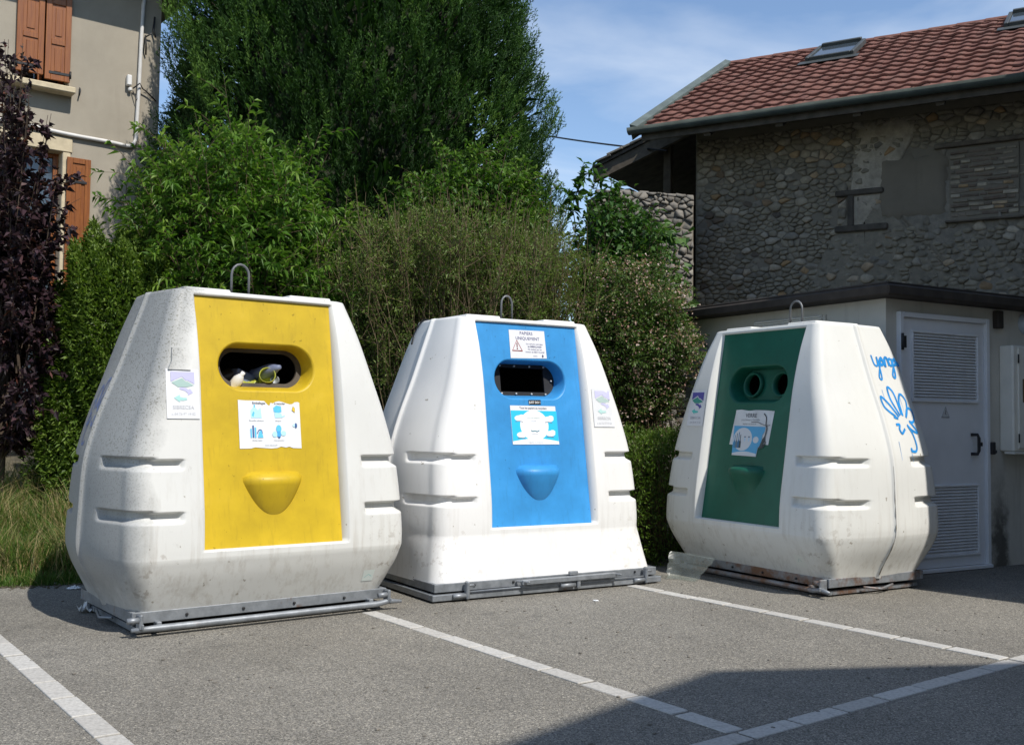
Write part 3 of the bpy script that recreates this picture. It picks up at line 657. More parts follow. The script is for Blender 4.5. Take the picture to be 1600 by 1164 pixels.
def icon(x, z, kind):
    a, c, d = (.10, .50, .80), (.42, .72, .90), (.03, .10, .28)
    if kind == 0: P.poly([(x-.035, z-.035), (x-.035, z+.01), (x-.02, z+.03), (x-.012, z+.045), (x-.004, z+.03), (x+.012, z+.012), (x+.03, z+.03), (x+.035, z-.035)], c); P.poly([(x-.03, z-.02), (x-.018, z-.03), (x-.01, z), (x-.02, z+.005)], a); P.rect(x-.014, z+.03, x-.006, z+.048, a)
    if kind == 1: P.poly([(x-.03, z+.03), (x-.01, z+.045), (x+.022, z+.04), (x+.024, z+.005), (x-.002, z-.002), (x-.028, z+.005)], a); P.poly([(x-.026, z+.0), (x+.02, z-.002), (x+.03, z-.03), (x-.02, z-.034)], c); P.line([(x+.02, z-.03), (x+.045, z-.018)], .006, c)
    if kind == 2:
        for q, h in ((-.038, .02), (-.024, .04), (-.01, .028)): P.rect(x+q-.005, z-.035, x+q+.005, z+h, d if q == -.024 else a)
        P.poly([(x+.004, z-.035), (x+.012, z+.0), (x+.03, z+.014), (x+.04, z-.035)], a); P.line(spline([(x+.0, z-.01), (x+.014, z+.012), (x+.03, z+.01), (x+.034, z-.01)], 4), .005, d)
    if kind == 3: P.ell(x, z+.02, .018, .024, a); P.rect(x-.012, z-.03, x+.012, z+.006, (.06, .36, .70)); P.ell(x-.028, z-.014, .016, .018, c); P.ell(x+.03, z-.008, .018, .015, c); P.rect(x-.006, z-.038, x+.006, z-.028, d)
for kx, kz, k in ((-.09, 1.283, 0), (.055, 1.283, 1), (-.09, 1.162, 2), (.055, 1.162, 3)):
    icon(kx, kz, k); P.text(('Bouteilles plastique', 'Briques', 'Boîtes métal', 'Cartonnettes')[k], kx, kz-.055, .0125, (.25, .27, .3))
P.ell(.172, 1.203, .008, .016, (.02, .09, .25)); P.ell(.158, 1.204, .007, .010, (.5, .74, .88)); P.text('www.sibrecsa.fr', 0, 1.078, .013, (.3, .36, .42))
P.poly([(.150, 1.30), (.168, 1.285), (.170, 1.312), (.158, 1.325)], (.72, .50, .03)); P.line([(.150, 1.30), (.168, 1.285), (.170, 1.312), (.158, 1.325), (.150, 1.30)], .002, (.2, .14, .05))
tag(P.build('printing', M['ink'], ps), kind='stuff')
logo(yb, bn, -.578, 1.385, .195, .40)
b = MB(); bot_ = [(-.075, 1.53), (-.052, 1.575), (-.043, 1.66), (.008, 1.66), (.032, 1.60), (.070, 1.53)]
b.prism(bot_, lambda x, z: bn.front(x-.592, z, -.01), lambda x, z: bn.front(x*.9-.592, z-.004, .014)); fixn(b.build('embossed_bottle', M['shell_y'], yb))
cst = Print(lambda x, z, e: bn.front(x, z, e+.001)); cst.rect(.62, .20, .70, .275, (.66, .72, .68)); cst.line([(.635, .225), (.66, .245), (.685, .23)], .006, (.42, .62, .60)); cst.build('worn_sticker', M['ink'], yb)
gf = Print(lambda y, z, e: bn.right(y, z, e+.001, -1))
def flower(P_, y0, z0, s_, col, wd):
    C_ = lambda pts: spline([(y0+a*s_*1.45, z0+c*s_) for a, c in pts], 7)
    for pts in ([(-.12, .02), (-.34, .42), (-.52, .62), (-.50, .30), (-.22, .02)], [(-.06, .06), (-.22, .55), (-.20, .92), (-.04, .72), (0, .08)], [(.04, .05), (.06, .50), (.20, .72), (.34, .52), (.26, .2), (.14, .0)],
                [(.16, .04), (.30, .28), (.46, .22), (.46, -.04), (.36, -.14), (.22, -.12)], [(.26, -.14), (.42, -.36), (.44, -.46), (.24, -.38), (.10, -.22)], [(-.22, -.02), (-.30, .02), (-.16, -.03)],
                [(-.30, -.22), (-.18, -.22), (-.22, -.36), (-.16, -.48), (-.02, -.34)], [(.12, -.26), (.24, -.52), (.28, -.86), (.20, -1.02), (.04, -1.0), (.06, -.92)]):
        P_.line(C_(pts), wd, col)
flower(gf, .15, 1.29, .21, (.10, .16, .34), .019); gf.build('spray_paint_flower', M['sprayd'], yb)

# ---- blue paper container
bb = thing('recycling_container', 'blue panelled white recycling container in the middle with a flared foot', 'recycling bin', (-.075, 8.362, 0), 31.8, 'recycling containers on the car park')
bn = Bin(True); bn.shell(bb, M['shell_b']); panel(bb, M['blue'], .125); chin(bb, M['blue']); base_flared(bb, bn, M['galv']); topdeck(bb, bn, M['shell_b'])
rc = [(-.20, -.092), (.20, -.092), (.20, .092), (-.20, .092)]
plate(bb, M['black'], stadium(OHW-.02, OHH-.02, 48), [rc], 'slot_plate', .125); slot_dark_box(bb); hook(bb, M['hooksteel'], .03, .10, .24)
bolts([on_panel(x, OZ+z, -.113) for x, z in [(-.20, -.107), (-.07, -.107), (.07, -.107), (.20, -.107), (-.20, .107), (-.07, .107), (.07, .107), (.20, .107), (.262, 0)]], M['pvc'], bb, r=.007)
ns = sheet('warning_notice', [(-.165, 1.725), (.165, 1.735), (.160, 1.950), (-.165, 1.945)], pf, M['paper'], bb, .003)
P = Print(lambda x, z, e: on_panel(x, z, e+.003)); ink = (.06, .06, .20)
P.text('PAPIERS', -.01, 1.912, .034, ink); P.text('UNIQUEMENT', 0, 1.872, .034, ink)
P.line([(-.145, 1.785), (-.055, 1.785), (-.10, 1.866), (-.145, 1.785), (-.055, 1.785)], .008, (.35, .05, .05)); P.rect(-.104, 1.812, -.096, 1.846, (.2, .03, .03)); P.ell(-.10, 1.801, .006, .006, (.2, .03, .03), 10)
for q, t_ in enumerate(('Les cartons sont dans', 'les EMBALLAGES', 'Ne mettez pas les', 'bennes de RECYCLAGE')): P.text(t_, .06, 1.838-q*.021, .0175, (.16, .16, .28), q == 1)
P.text('merci', .06, 1.746, .016, (.2, .2, .3)); P.ell(.128, 1.752, .007, .012, (.05, .05, .12), 10); tag(P.build('printing', M['ink'], ns), kind='stuff')
bs = sheet('black_sticker', [(-.035, 1.374), (.075, 1.376), (.075, 1.412), (-.035, 1.410)], pf, M['black'], bb, .003)
P = Print(lambda x, z, e: on_panel(x, z, e+.003)); P.text('JUST DO !', .019, 1.384, .023, (.85, .85, .85), True); tag(P.build('printing', M['ink'], bs), kind='stuff')
ps = sheet('paper_poster', [(-.205, 1.072), (.215, 1.072), (.205, 1.365), (-.205, 1.365)], pf, M['paper'], bb, .003)
P = Print(lambda x, z, e: on_panel(x, z, e+.003)); P.text('Tous les papiers se recyclent', 0, 1.341, .021, (.12, .12, .16), True)
P.rect(-.203, 1.074, .212, 1.328, (.015, .50, .80)); P.poly([(-.203, 1.074)]+[(-.203+.415*k/16, 1.096+.022*math.sin(math.pi*k/16)) for k in range(17)]+[(.212, 1.074)], (.80, .82, .84))
P.ell(0, 1.216, .128, .116, (.80, .82, .85), 28)
for x, z in ((-.13, 1.27), (.135, 1.265), (-.12, 1.145), (.14, 1.155)):
    P.ell(x, z, .045, .022, (.74, .80, .85), 12); P.ell(x+.02, z+.012, .026, .016, (.82, .85, .88), 10); P.line([(x-.04, z-.026), (x-.005, z-.022), (x+.03, z-.028)], .005, (.12, .16, .22))
P.text('tous ces papiers', -.005, 1.268, .018, (.45, .55, .5)); P.text('recyclés', -.005, 1.245, .015, (.4, .45, .5)); P.line(spline([(-.035, 1.18), (-.02, 1.172), (.0, 1.176), (.02, 1.17), (.04, 1.18)], 4), .007, (.06, .2, .26)); P.text('journaux', 0, 1.150, .015, (.4, .42, .45)); P.text('magazines et prospectus', 0, 1.085, .014, (.35, .38, .42))
tag(P.build('printing', M['ink'], ps), kind='stuff')
logo(bb, bn, .60, 1.36, .20, .50)
b = MB(); b.tube(spline([(-.585, .05, 1.99), (-.60, .14, 2.03), (-.62, .22, 2.02), (-.655, .27, 1.93), (-.68, .27, 1.84)], 5), .006, 6); b.build('rope_loop', M['iron'], bb)

# ---- green glass container
gb = thing('recycling_container', 'green panelled white recycling container at the right with two round holes', 'recycling bin', (2.321, 8.588, 0), -58.9, 'recycling containers on the car park')
bn = Bin(False); bn.shell(gb, M['shell_g']); panel(gb, M['green']); base_tucked(gb, bn, M['rusty']); topdeck(gb, bn, M['shell_g']); chin(gb, M['green'], .20, .885, .65, .14, 2.3)
circ = lambda cx, r, n=24: [(cx+r*math.cos(2*math.pi*k/n), r*math.sin(2*math.pi*k/n)) for k in range(n)]
plate(gb, M['green'], stadium(OHW-.02, OHH-.02, 48), [circ(-.155, .088), circ(.165, .088)], 'slot_plate'); slot_dark_box(gb); hook(gb, M['hooksteel'], .02, .13, .25)
for cx in (-.155, .165):
    b = MB(); n = 24; V = []
    for r_, e in ((.088, -ODEP), (.088, -ODEP+.045), (.100, -ODEP+.045), (.104, -ODEP+.02)): V += [on_panel(cx+x, OZ+z, e) for x, z in circ(0, r_)]
    b.add(V, [(i*n+k, i*n+(k+1) % n, (i+1)*n+(k+1) % n, (i+1)*n+k) for i in range(3) for k in range(n)], 0, True); b.build('hole_collar', M['green'], gb)
us = sheet('torn_backing_paper', [(-.235, 1.08), (-.15, 1.075), (-.15, 1.2), (.11, 1.09), (.20, 1.085), (.225, 1.35), (-.2, 1.355)], pf, M['paperg'], gb, .002)
ps = sheet('torn_glass_poster', [(-.19, .995), (.085, .990), (.095, 1.06), (.125, 1.09), (.13, 1.16), (.155, 1.19), (.16, 1.24), (.185, 1.262), (.20, 1.352), (.12, 1.356), (.02, 1.358), (-.05, 1.352), (-.14, 1.362), (-.20, 1.358)], pf, M['paperg'], gb, .004)
P = Print(lambda x, z, e: on_panel(x, z, e+.0045)); P.text('VERRE', -.02, 1.300, .045, (.10, .11, .13), True); P.text('pots, bocaux et bouteilles', -.02, 1.274, .020, (.2, .21, .23)); P.text('déposez vos verres ici', -.03, 1.243, .017, (.12, .13, .15))
P.poly([(-.188, 1.000), (.083, .994), (.093, 1.06), (.123, 1.09), (.128, 1.16), (.15, 1.19), (.152, 1.225), (-.198, 1.232)], (.09, .36, .60))
P.poly([(-.188, 1.0)]+[(-.188+.27*k/10, 1.012+.016*math.sin(math.pi*k/10)) for k in range(11)]+[(.083, .994)], (.62, .64, .66))
P.ell(-.085, 1.125, .105, .092, (.60, .62, .64), 26); P.ell(.062, 1.122, .032, .026, (.60, .62, .64), 14)
for x, h, c in ((-.172, .06, (.05, .22, .40)), (-.15, .085, (.12, .18, .22)), (-.128, .10, (.04, .16, .32)), (-.11, .07, (.05, .08, .09))): P.poly([(x-.011, 1.055), (x+.011, 1.055), (x+.011, 1.10), (x+.004, 1.12), (x+.004, 1.12+h*.6), (x-.004, 1.12+h*.6), (x-.004, 1.12), (x-.011, 1.10)], c)
for x in (-.06, -.015): P.rect(x-.010, 1.14, x+.010, 1.148, (.08, .10, .18)); P.rect(x-.006, 1.108, x+.006, 1.138, (.42, .62, .74))
P.poly([(.10, 1.05), (.135, 1.06), (.165, 1.12), (.16, 1.16), (.135, 1.13)], (.05, .06, .06))
P.line(spline([(.12, 1.33), (.15, 1.30), (.155, 1.24), (.17, 1.21), (.155, 1.13), (.17, 1.10), (.14, 1.06)], 5), .010, (.06, .065, .07)); P.line(spline([(-.01, 1.262), (.06, 1.262), (.10, 1.25), (.16, 1.235), (.20, 1.24)], 4), .005, (.1, .1, .1))
tag(P.build('printing', M['ink'], ps), kind='stuff')
logo(gb, bn, -.585, 1.375, .20, 0.0)
cst = Print(lambda x, z, e: bn.front(x, z, e+.001)); cst.poly([(.56, .205), (.66, .195), (.65, .285), (.555, .29)], (.66, .67, .62)); cst.line([(.585, .235), (.60, .26), (.62, .24)], .006, (.45, .55, .5)); cst.build('worn_sticker', M['ink'], gb)
gf = Print(lambda y, z, e: bn.right(y, z, e+.001)); cblue = (.02, .24, .60)
flower(gf, .25, 1.31, .25, cblue, .020)
def scr(pts, wd=.016): gf.line(spline([(.215+a*.30, 1.71+c*.30) for a, c in pts], 6), wd, cblue)
scr([(-.42, .26), (-.38, .02), (-.26, .0), (-.22, .22), (-.20, -.12), (-.24, -.36), (-.32, -.30), (-.16, .0)]); scr([(-.14, .1), (-.04, .2), (.0, .06), (-.12, .02), (-.1, .16), (.02, .1), (.06, -.02), (.1, .18), (.2, .2), (.24, .0)], .024)
scr([(.36, .2), (.26, .16), (.28, .02), (.38, .04), (.4, .2), (.42, -.12), (.36, -.3), (.28, -.24), (.44, .02)], .02); scr([(.44, .1), (.52, .2), (.56, .06), (.48, .04), (.6, .1), (.64, .0)], .02)
for yy, z0, l in ((.12, 1.13, .14), (.26, 1.06, .1), (.34, 1.22, .12), (.10, 1.52, .12), (.30, 1.50, .15)): gf.line([(yy, z0), (yy, z0-l)], [.004, .0015], (.35, .48, .62))
gf.build('spray_paint_flower_and_tag', M['spray'], gb)
M['grime'] = plain('seam_grime', (.30, .265, .205), .8, var=.4, scale=30)
b = MB(); zz = list(np.linspace(.14, .95, 26)); b.tube([(bn.side_x(0, z)+.0185, -.014, z) for z in zz], [.001+.0045*ss(.95, .3, z)*random.random() for z in zz], 5); b.build('grimy_seam', M['grime'], gb)

# rubbish seen in the yellow slot
def in_bin(root, x, y, z): return root.matrix_basis @ Vector((x, y, z)) if False else Vector(root.location)+Matrix.Rotation(root.rotation_euler.z, 3, 'Z') @ Vector((x, y, z))
def lathe(name, prof, mat, n=18, parent=None):
    b = MB(); V = []
    for r_, z in prof: V += [(r_*math.cos(2*math.pi*k/n), r_*math.sin(2*math.pi*k/n), z) for k in range(n)]
    b.add(V, [(i*n+k, i*n+(k+1) % n, (i+1)*n+(k+1) % n, (i+1)*n+k) for i in range(len(prof)-1) for k in range(n)], 0, True); return b.build(name, mat, parent)
M['lime'] = plain('lime_can', (.42, .44, .06), .4, var=.15); M['bluew'] = plain('blue_grey_carton', (.16, .19, .30), .5, var=.3)
o = lathe('tin_can', [(.0, 0), (.05, 0), (.052, .006), (.050, .012), (.050, .10), (.053, .106), (.050, .11), (.047, .10), (.046, .01), (0, .008)], M['lime']); o.location = in_bin(yb, .09, -.20, OZ-.075); o.rotation_euler = (R(70), R(20), R(10)); tag(o, 'open lime green tin can lying in the slot of the yellow container', 'tin can')
o = lathe('plastic_bottle', [(0, 0), (.03, 0), (.035, .01), (.034, .05), (.035, .10), (.034, .13), (.018, .16), (.013, .165), (.014, .185), (0, .186)], M['whitepaint']); o.location = in_bin(yb, -.19, -.24, OZ-.175); o.rotation_euler = (R(12), R(38), 0); tag(o, 'small white bottle standing in the left end of the yellow slot', 'bottle')
b = MB(); b.box((0, 0, 0), (.14, .08, .10), .006, Matrix.Rotation(.35, 3, 'Y')); b.box((.02, -.041, .0), (.10, .004, .05), .001, Matrix.Rotation(.35, 3, 'Y')); o = b.build('drink_carton', M['bluew']); o.location = in_bin(yb, -.065, -.16, OZ-.07); o.rotation_euler = (0, 0, R(50)); tag(o, 'blue grey carton beside the green can in the slot', 'carton')
b = MB(); V = []; 
for j in range(6):
    for i in range(8): V.append((-.10+.2*i/7, .012*math.sin(i*2.1+j), .004*math.cos(j*3)+.02*j))
b.add(V, [(j*8+i, j*8+i+1, (j+1)*8+i+1, (j+1)*8+i) for j in range(5) for i in range(7)]); o = b.build('paper_scrap', M['lime']); o.location = in_bin(yb, .0, -.235, OZ-.115); o.rotation_euler = (R(-50), 0, R(40)); tag(o, 'yellow paper scrap on the lower lip of the yellow slot', 'paper scrap')
o = lathe('drink_can', [(0, 0), (.026, 0), (.031, .012), (.031, .10), (.026, .115), (.022, .112), (0, .110)], M['galv']); o.location = in_bin(yb, .16, -.17, OZ-.085); o.rotation_euler = (R(80), R(-35), R(20)); tag(o, 'dull metal drink can lying right of the lime can in the slot', 'drink can')
o = lathe('plastic_bottle', [(0, 0), (.04, 0), (.044, .012), (.041, .06), (.044, .12), (.040, .17), (.02, .21), (.014, .23), (0, .231)], M['bluew']); o.location = in_bin(yb, .03, -.12, OZ-.045); o.rotation_euler = (R(75), R(15), R(60)); tag(o, 'blue grey plastic bottle lying behind the lime can in the slot', 'bottle')
b = MB(); b.box((0, 0, 0), (.13, .09, .05), .008); b.box((0, -.046, .0), (.09, .003, .03), .001); o = b.build('food_box', M['brownring']); o.location = in_bin(yb, -.17, -.13, OZ-.055); o.rotation_euler = (R(25), R(-20), R(30)); tag(o, 'dark food box behind the white bottle in the yellow slot', 'food box')
b = MB(); nu, nv = 16, 9; V = []
for j in range(nv):
    ph = math.pi*j/(nv-1)-math.pi/2
    for i in range(nu):
        a = 2*math.pi*i/nu; r_ = 1+.14*math.sin(3*a+2*j)+.1*math.cos(5*a-j); V.append((.30*r_*math.cos(ph)*math.cos(a), .13*r_*math.cos(ph)*math.sin(a), .20*math.sin(ph)))
b.add(V, [(j*nu+i, j*nu+(i+1) % nu, (j+1)*nu+(i+1) % nu, (j+1)*nu+i) for j in range(nv-1) for i in range(nu)], 0, True); o = b.build('rubbish_bag', M['brownring']); o.location = in_bin(yb, .02, .0, OZ-.20); o.rotation_euler = (0, 0, R(37)); tag(o, 'dark heap of bagged rubbish behind the can in the yellow slot', 'rubbish bag')

# ---------------------------------------------------------------- stones: packed irregular cells
def cells(pts, rect, aniso=1.0, holes=(), gap=.006):
    """Voronoi cells of pts inside rect (x0, z0, x1, z1); each returned as a shrunk polygon"""
    P = np.array(pts); Q = P*np.array([1, aniso]); out = []
    for i in range(len(P)):
        d = ((Q-Q[i])**2).sum(1); nb = np.argsort(d)[1:15]
        poly = [np.array(q) for q in ((rect[0], rect[1]*aniso), (rect[2], rect[1]*aniso), (rect[2], rect[3]*aniso), (rect[0], rect[3]*aniso))]
        for j in nb:
            mid = (Q[i]+Q[j])/2; nrm = Q[j]-Q[i]; new = []
            for a in range(len(poly)):
                p, q = poly[a], poly[(a+1) % len(poly)]; dp, dq = (p-mid)@nrm, (q-mid)@nrm
                if dp <= 0: new.append(p)
                if dp*dq < 0: new.append(p+(q-p)*dp/(dp-dq))
            poly = new
            if len(poly) < 3: break
        if len(poly) < 3: continue
        poly = np.array(poly)/np.array([1, aniso]); c = poly.mean(0)
        # chamfer the corners so that the stone is rounded, then shrink for the joint
        r_ = []
        for a in range(len(poly)):
            p, q = poly[a], poly[(a+1) % len(poly)]
            if np.linalg.norm(q-p) < .012: continue
            k_ = .05+.13*((a*7+i*3) % 5)/5; r_ += [p+(q-p)*k_, p+(q-p)*(1-k_)]
        if len(r_) < 5: continue
        r_ = np.array(r_); ext = np.abs(r_-c).max(); r_ = c+(r_-c)*max(.6, 1-gap/ext*1.2); out.append((c, c+(r_-c)*(.92+.08*((i*37) % 11)/10)))
    return out
def stone_geo(c, poly, depth, rnd):
    """rounded front: three rings and a cap, local to the cell centre"""
    n = len(poly); V = []; L = poly-c; ext = np.abs(L).max(); tx, tz = rnd.uniform(-.5, .5), rnd.uniform(-.6, .4)
    for k, f_ in ((1.0, None), (.98, .45), (.86, 1.0)):
        for x, z in L: V.append((x*k+(rnd.uniform(-.06, .06)*ext if f_ else 0)*.5, .05 if f_ is None else -depth*f_*(1+(tx*x+tz*z)/ext*.8)-rnd.uniform(0, .12)*depth, z*k+(rnd.uniform(-.05, .05)*ext if f_ else 0)*.5))
    V.append((0, -depth*rnd.uniform(.95, 1.15), 0))
    F = [(r_*n+i, r_*n+(i+1) % n, (r_+1)*n+(i+1) % n, (r_+1)*n+i) for r_ in range(2) for i in range(n)]+[(2*n+i, 2*n+(i+1) % n, 3*n) for i in range(n)]
    return V, F
def n_side(F): return 0
def scatter(n, rect, mind, aniso, ok, rnd, dens=None):
    P = []; t_ = 0
    while len(P) < n and t_ < n*60:
        t_ += 1; x, z = rnd.uniform(rect[0], rect[2]), rnd.uniform(rect[1], rect[3])
        if not ok(x, z): continue
        m_ = mind*(dens(x, z) if dens else 1)*rnd.choice((.45, .65, .9, 1.2, 1.6, 1.9))
        if all((x-a)**2+((z-b_)*aniso)**2 > (.5*(m_+mm))**2 for a, b_, mm in P): P.append((x, z, m_))
    return [(a, b_) for a, b_, _ in P]
def stone_field(root, mat, rect, mind, aniso, ok, seed, limit, yl=0.0, gap=.006, depth=(.02, .055), name='stone', nmax=900, dens=None):
    rnd = random.Random(seed); P = scatter(nmax, rect, mind, aniso, ok, rnd, dens); C_ = cells(P, rect, aniso, gap=gap)
    C_ = [(c, q) for c, q in C_ if ok(c[0], c[1])]
    C_.sort(key=lambda t_: -np.ptp(t_[1][:, 0])*np.ptp(t_[1][:, 1])); rest = MB()
    for k, (c, q) in enumerate(C_):
        V, F = stone_geo(c, q, rnd.uniform(*depth), rnd)
        if k < limit:
            me = bpy.data.meshes.new(name); me.from_pydata(V, [], F); me.materials.append(mat)
            me.polygons.foreach_set('use_smooth', [False]*n_side(F)+[True]*(len(F)-n_side(F))); o = link(name, me, root); o.location = (c[0], yl+rnd.uniform(-.010, .016), c[1])
        else: rest.add([(v[0]+c[0], v[1]+yl, v[2]+c[1]) for v in V], F, 0, True)
    if rest.v: tag(rest.build('small_stones', mat, root), kind='stuff')

# ---------------------------------------------------------------- stone house at the right
pe = PY(989, 205, 14.0); HD = -30.0; EAVE_Z = pe.z; OVH = .85
hn = Vector((math.cos(R(HD+90)), math.sin(R(HD+90)), 0))
HF = Frame(Vector((pe.x, pe.y, 0))+hn*OVH, HD); _x = HF.at(1086, 330)[0]; HF = Frame(HF.w(_x, 0, 0), HD)
hs = thing('stone_house', 'old fieldstone house with a red tiled roof in shade behind the concrete hut', 'house', HF.o, HD)
xe = -HF.at(0, 0)[0]*0+((Vector((pe.x, pe.y, 0))-HF.o).dot(HF.ex))          # local x of the verge (negative)
XR = HF.at(1640, 120, -OVH)[0]+.25; HL = 11.0; SLOPE = math.tan(R(28)); RUN = 3.96
GL = -.3
b = MB(); b.box((HL/2, .32, (EAVE_Z+.1+GL)/2), (HL, .60, EAVE_Z+.1-GL), .01); b.build('wall', M['mortar'], hs)
b = MB(); D2 = 2*(RUN-OVH)
b.prism([(.0, GL), (D2, GL), (D2, EAVE_Z+.1), (D2/2, EAVE_Z+.1+D2/2*SLOPE), (0, EAVE_Z+.1)], lambda y, z: (.003, y+.625, z) if False else (.004, y+.622, z), lambda y, z: (.5, y+.622, z)); fixn(b.build('gable_wall', M['mortar'], hs))
b = MB(); b.box((HL/2+.3, D2+.9, (EAVE_Z+GL)/2), (HL-.4, .5, EAVE_Z-GL), .01); b.build('rear_wall', M['mortar'], hs)
# filled openings and stones on the front wall
loc = lambda x, y: HF.at(x, y, 0)
pr0, pr1 = loc(1372, 345), loc(1482, 236)           # grey rendered patch
br0, br1 = loc(1484, 345), loc(1592, 222)           # bricked-up door
ni0, ni1 = loc(1312, 357), loc(1380, 300)           # small blocked window
REND = (pr0[0], pr0[1], pr1[0], pr1[1]); BRK = (br0[0], br0[1], br1[0], br1[1]); NIC = (ni0[0], ni0[1], ni1[0], ni1[1])
inr = lambda q, x, z, m_=0.: q[0]-m_ < x < q[2]+m_ and q[1]-m_ < z < q[3]+m_
XV = HF.at(1612, 300)[0]; ZLOW = loc(1100, 500)[1]-.25
okw = lambda x, z: not (inr(REND, x, z, .05) or inr(BRK, x, z, .05) or inr(NIC, x, z, .06))
stone_field(hs, M['stone'], (.02, ZLOW, XV, EAVE_Z-.02), .120, 1.6, okw, 5, 298, 0.024, .003, (.008, .044), nmax=1500, dens=lambda x, z: 1.15 if x > .3 else 1.6)
b = MB(); V = []; F = []; nx, nz_ = 14, 14
for j in range(nz_+1):
    for i in range(nx+1):
        x = REND[0]+(REND[2]-REND[0])*i/nx; z = REND[1]+(REND[3]-REND[1])*j/nz_; edge = i in (0, nx) or j in (0, nz_)
        V.append((x+(random.uniform(-.05, .03) if edge else 0), -.018+random.uniform(-.006, .006)+(.04 if edge else 0), z+(random.uniform(-.05, .05) if edge else 0)))
b.add(V, [(j*(nx+1)+i, j*(nx+1)+i+1, (j+1)*(nx+1)+i+1, (j+1)*(nx+1)+i) for j in range(nz_) for i in range(nx)], 0, True); b.build('rendered_patch', M['render'], hs)
bw = MB(); bw.box(((BRK[0]+BRK[2])/2, .02, (BRK[1]+BRK[3])/2), (BRK[2]-BRK[0], .05, BRK[3]-BRK[1]), .003); inf = bw.build('bricked_up_door', M['mortar'], hs)
hb = .056; z = BRK[1]+.03; k = 0; bm_ = {}
while z < BRK[3]-.05:
    x = BRK[0]+.01-(k % 2)*.06
    while x < BRK[2]-.03:
        l = random.choice((.09, .12, .17, .21, .27)); x1 = min(x+l, BRK[2]-.008); x0_ = max(x, BRK[0]+.008)
        if x1-x0_ > .05:
            key = round((x1-x0_)/.03)
            if key not in bm_:
                b = MB(); b.box((0, 0, 0), (key*.03-.012, .05, hb-.016), .006); o = b.build('brick', M['brick'] if key % 2 else M['stone']); bm_[key] = o.data; bpy.data.objects.remove(o)
            o = link('brick', bm_[key], inf); o.location = ((x0_+x1)/2, .006+random.uniform(-.010, .008), z+hb/2+random.uniform(-.004, .004)); o.rotation_euler = (random.uniform(-.06, .06), random.uniform(-.06, .06), random.uniform(-.05, .05)); o.scale = (1, 1, random.uniform(.65, 1.08))
        x += l
    z += hb*random.uniform(.95, 1.12); k += 1
b = MB(); b.box(((BRK[0]+BRK[2])/2-.05, -.01, BRK[3]+.05), (BRK[2]-BRK[0]+.25, .07, .055), .01, Matrix.Rotation(-.01, 3, 'Y')); b.build('timber_lintel', M['timber'], hs)
b = MB(); b.box(((BRK[0]+BRK[2])/2, -.03, BRK[1]-.02), (BRK[2]-BRK[0]+.1, .07, .028), .008); b.build('timber_sill', M['timber'], hs)
b = MB(); cx = (NIC[0]+NIC[2])/2; b.box((cx-.02, -.012, NIC[3]+.02), (NIC[2]-NIC[0]+.06, .07, .075), .015); b.build('window_lintel', M['oldtimber'], hs)
b = MB(); b.box((cx, -.012, NIC[1]-.02), (NIC[2]-NIC[0]+.12, .07, .085), .015); b.build('window_sill', M['oldtimber'], hs)
b = MB(); b.box((cx-.13, -.004, (NIC[1]+NIC[3])/2), (.075, .07, NIC[3]-NIC[1]-.03), .008); b.build('window_post', M['oldtimber'], hs)
stone_field(hs, M['stone'], (cx-.09+.03, NIC[1]+.04, NIC[2]-.01, NIC[3]-.03), .16, 1.4, lambda x, z: True, 9, 30, .03, .006, (.02, .04), nmax=12)
stone_field(hs, M['stone'], (NIC[0]-.04, NIC[1]+.04, cx-.18, NIC[3]-.03), .14, 1.4, lambda x, z: True, 10, 30, .03, .006, (.02, .04), nmax=8)
# roof: deck, tiles, gutter, verge, ridge, skylights
def rp_(x, u, h=0.): return (x, -OVH+u*math.cos(R(28))-h*math.sin(R(28)), EAVE_Z+u*math.sin(R(28))+h*math.cos(R(28)))
LS = RUN/math.cos(R(28)); XT = HL+.4
b = MB()
b.add([rp_(xe, 0, -.01), rp_(XT, 0, -.01), rp_(XT, LS, -.01), rp_(xe, LS, -.01), rp_(xe, 0, -.07), rp_(XT, 0, -.07), rp_(XT, LS, -.07), rp_(xe, LS, -.07)], [(0, 1, 2, 3), (7, 6, 5, 4), (0, 4, 5, 1), (1, 5, 6, 2), (2, 6, 7, 3), (3, 7, 4, 0)])
q = rp_(0, LS); mir = lambda p: (p[0], 2*q[1]-p[1], p[2])
b.add([mir(p) for p in (rp_(xe, 0, -.01), rp_(XT, 0, -.01), rp_(XT, LS-.01, -.01), rp_(xe, LS-.01, -.01), rp_(xe, 0, -.07), rp_(XT, 0, -.07), rp_(XT, LS-.01, -.07), rp_(xe, LS-.01, -.07))], [(3, 2, 1, 0), (4, 5, 6, 7), (1, 5, 4, 0), (2, 6, 5, 1), (3, 7, 6, 2), (0, 4, 7, 3)])
rf = b.build('roof', M['oldtimber'], hs)
TW, TL = .215, .305; prof = [(-.5, .009), (-.42, .003), (-.2, .0), (-.06, .003), (.04, .012), (.18, .019), (.34, .018), (.46, .010), (.53, .008)]
V = []; F = []; n = len(prof)
for u, hh in ((0, .027), (TL*1.12, -.005)):
    for a, c in prof: V.append((a*TW, u, c+hh))
for a, c in prof: V.append((a*TW, .002, c-.002))
F = [(i, i+1, n+i+1, n+i) for i in range(n-1)]+[(2*n+i, 2*n+i+1, i+1, i) for i in range(n-1)]
tme = bpy.data.meshes.new('roof_tile'); tme.from_pydata(V, [], F); tme.materials.append(M['tile'])
for p_ in tme.polygons: p_.use_smooth = p_.index < n-1
tiles = []; nrow = int(LS/TL)
SKY = []
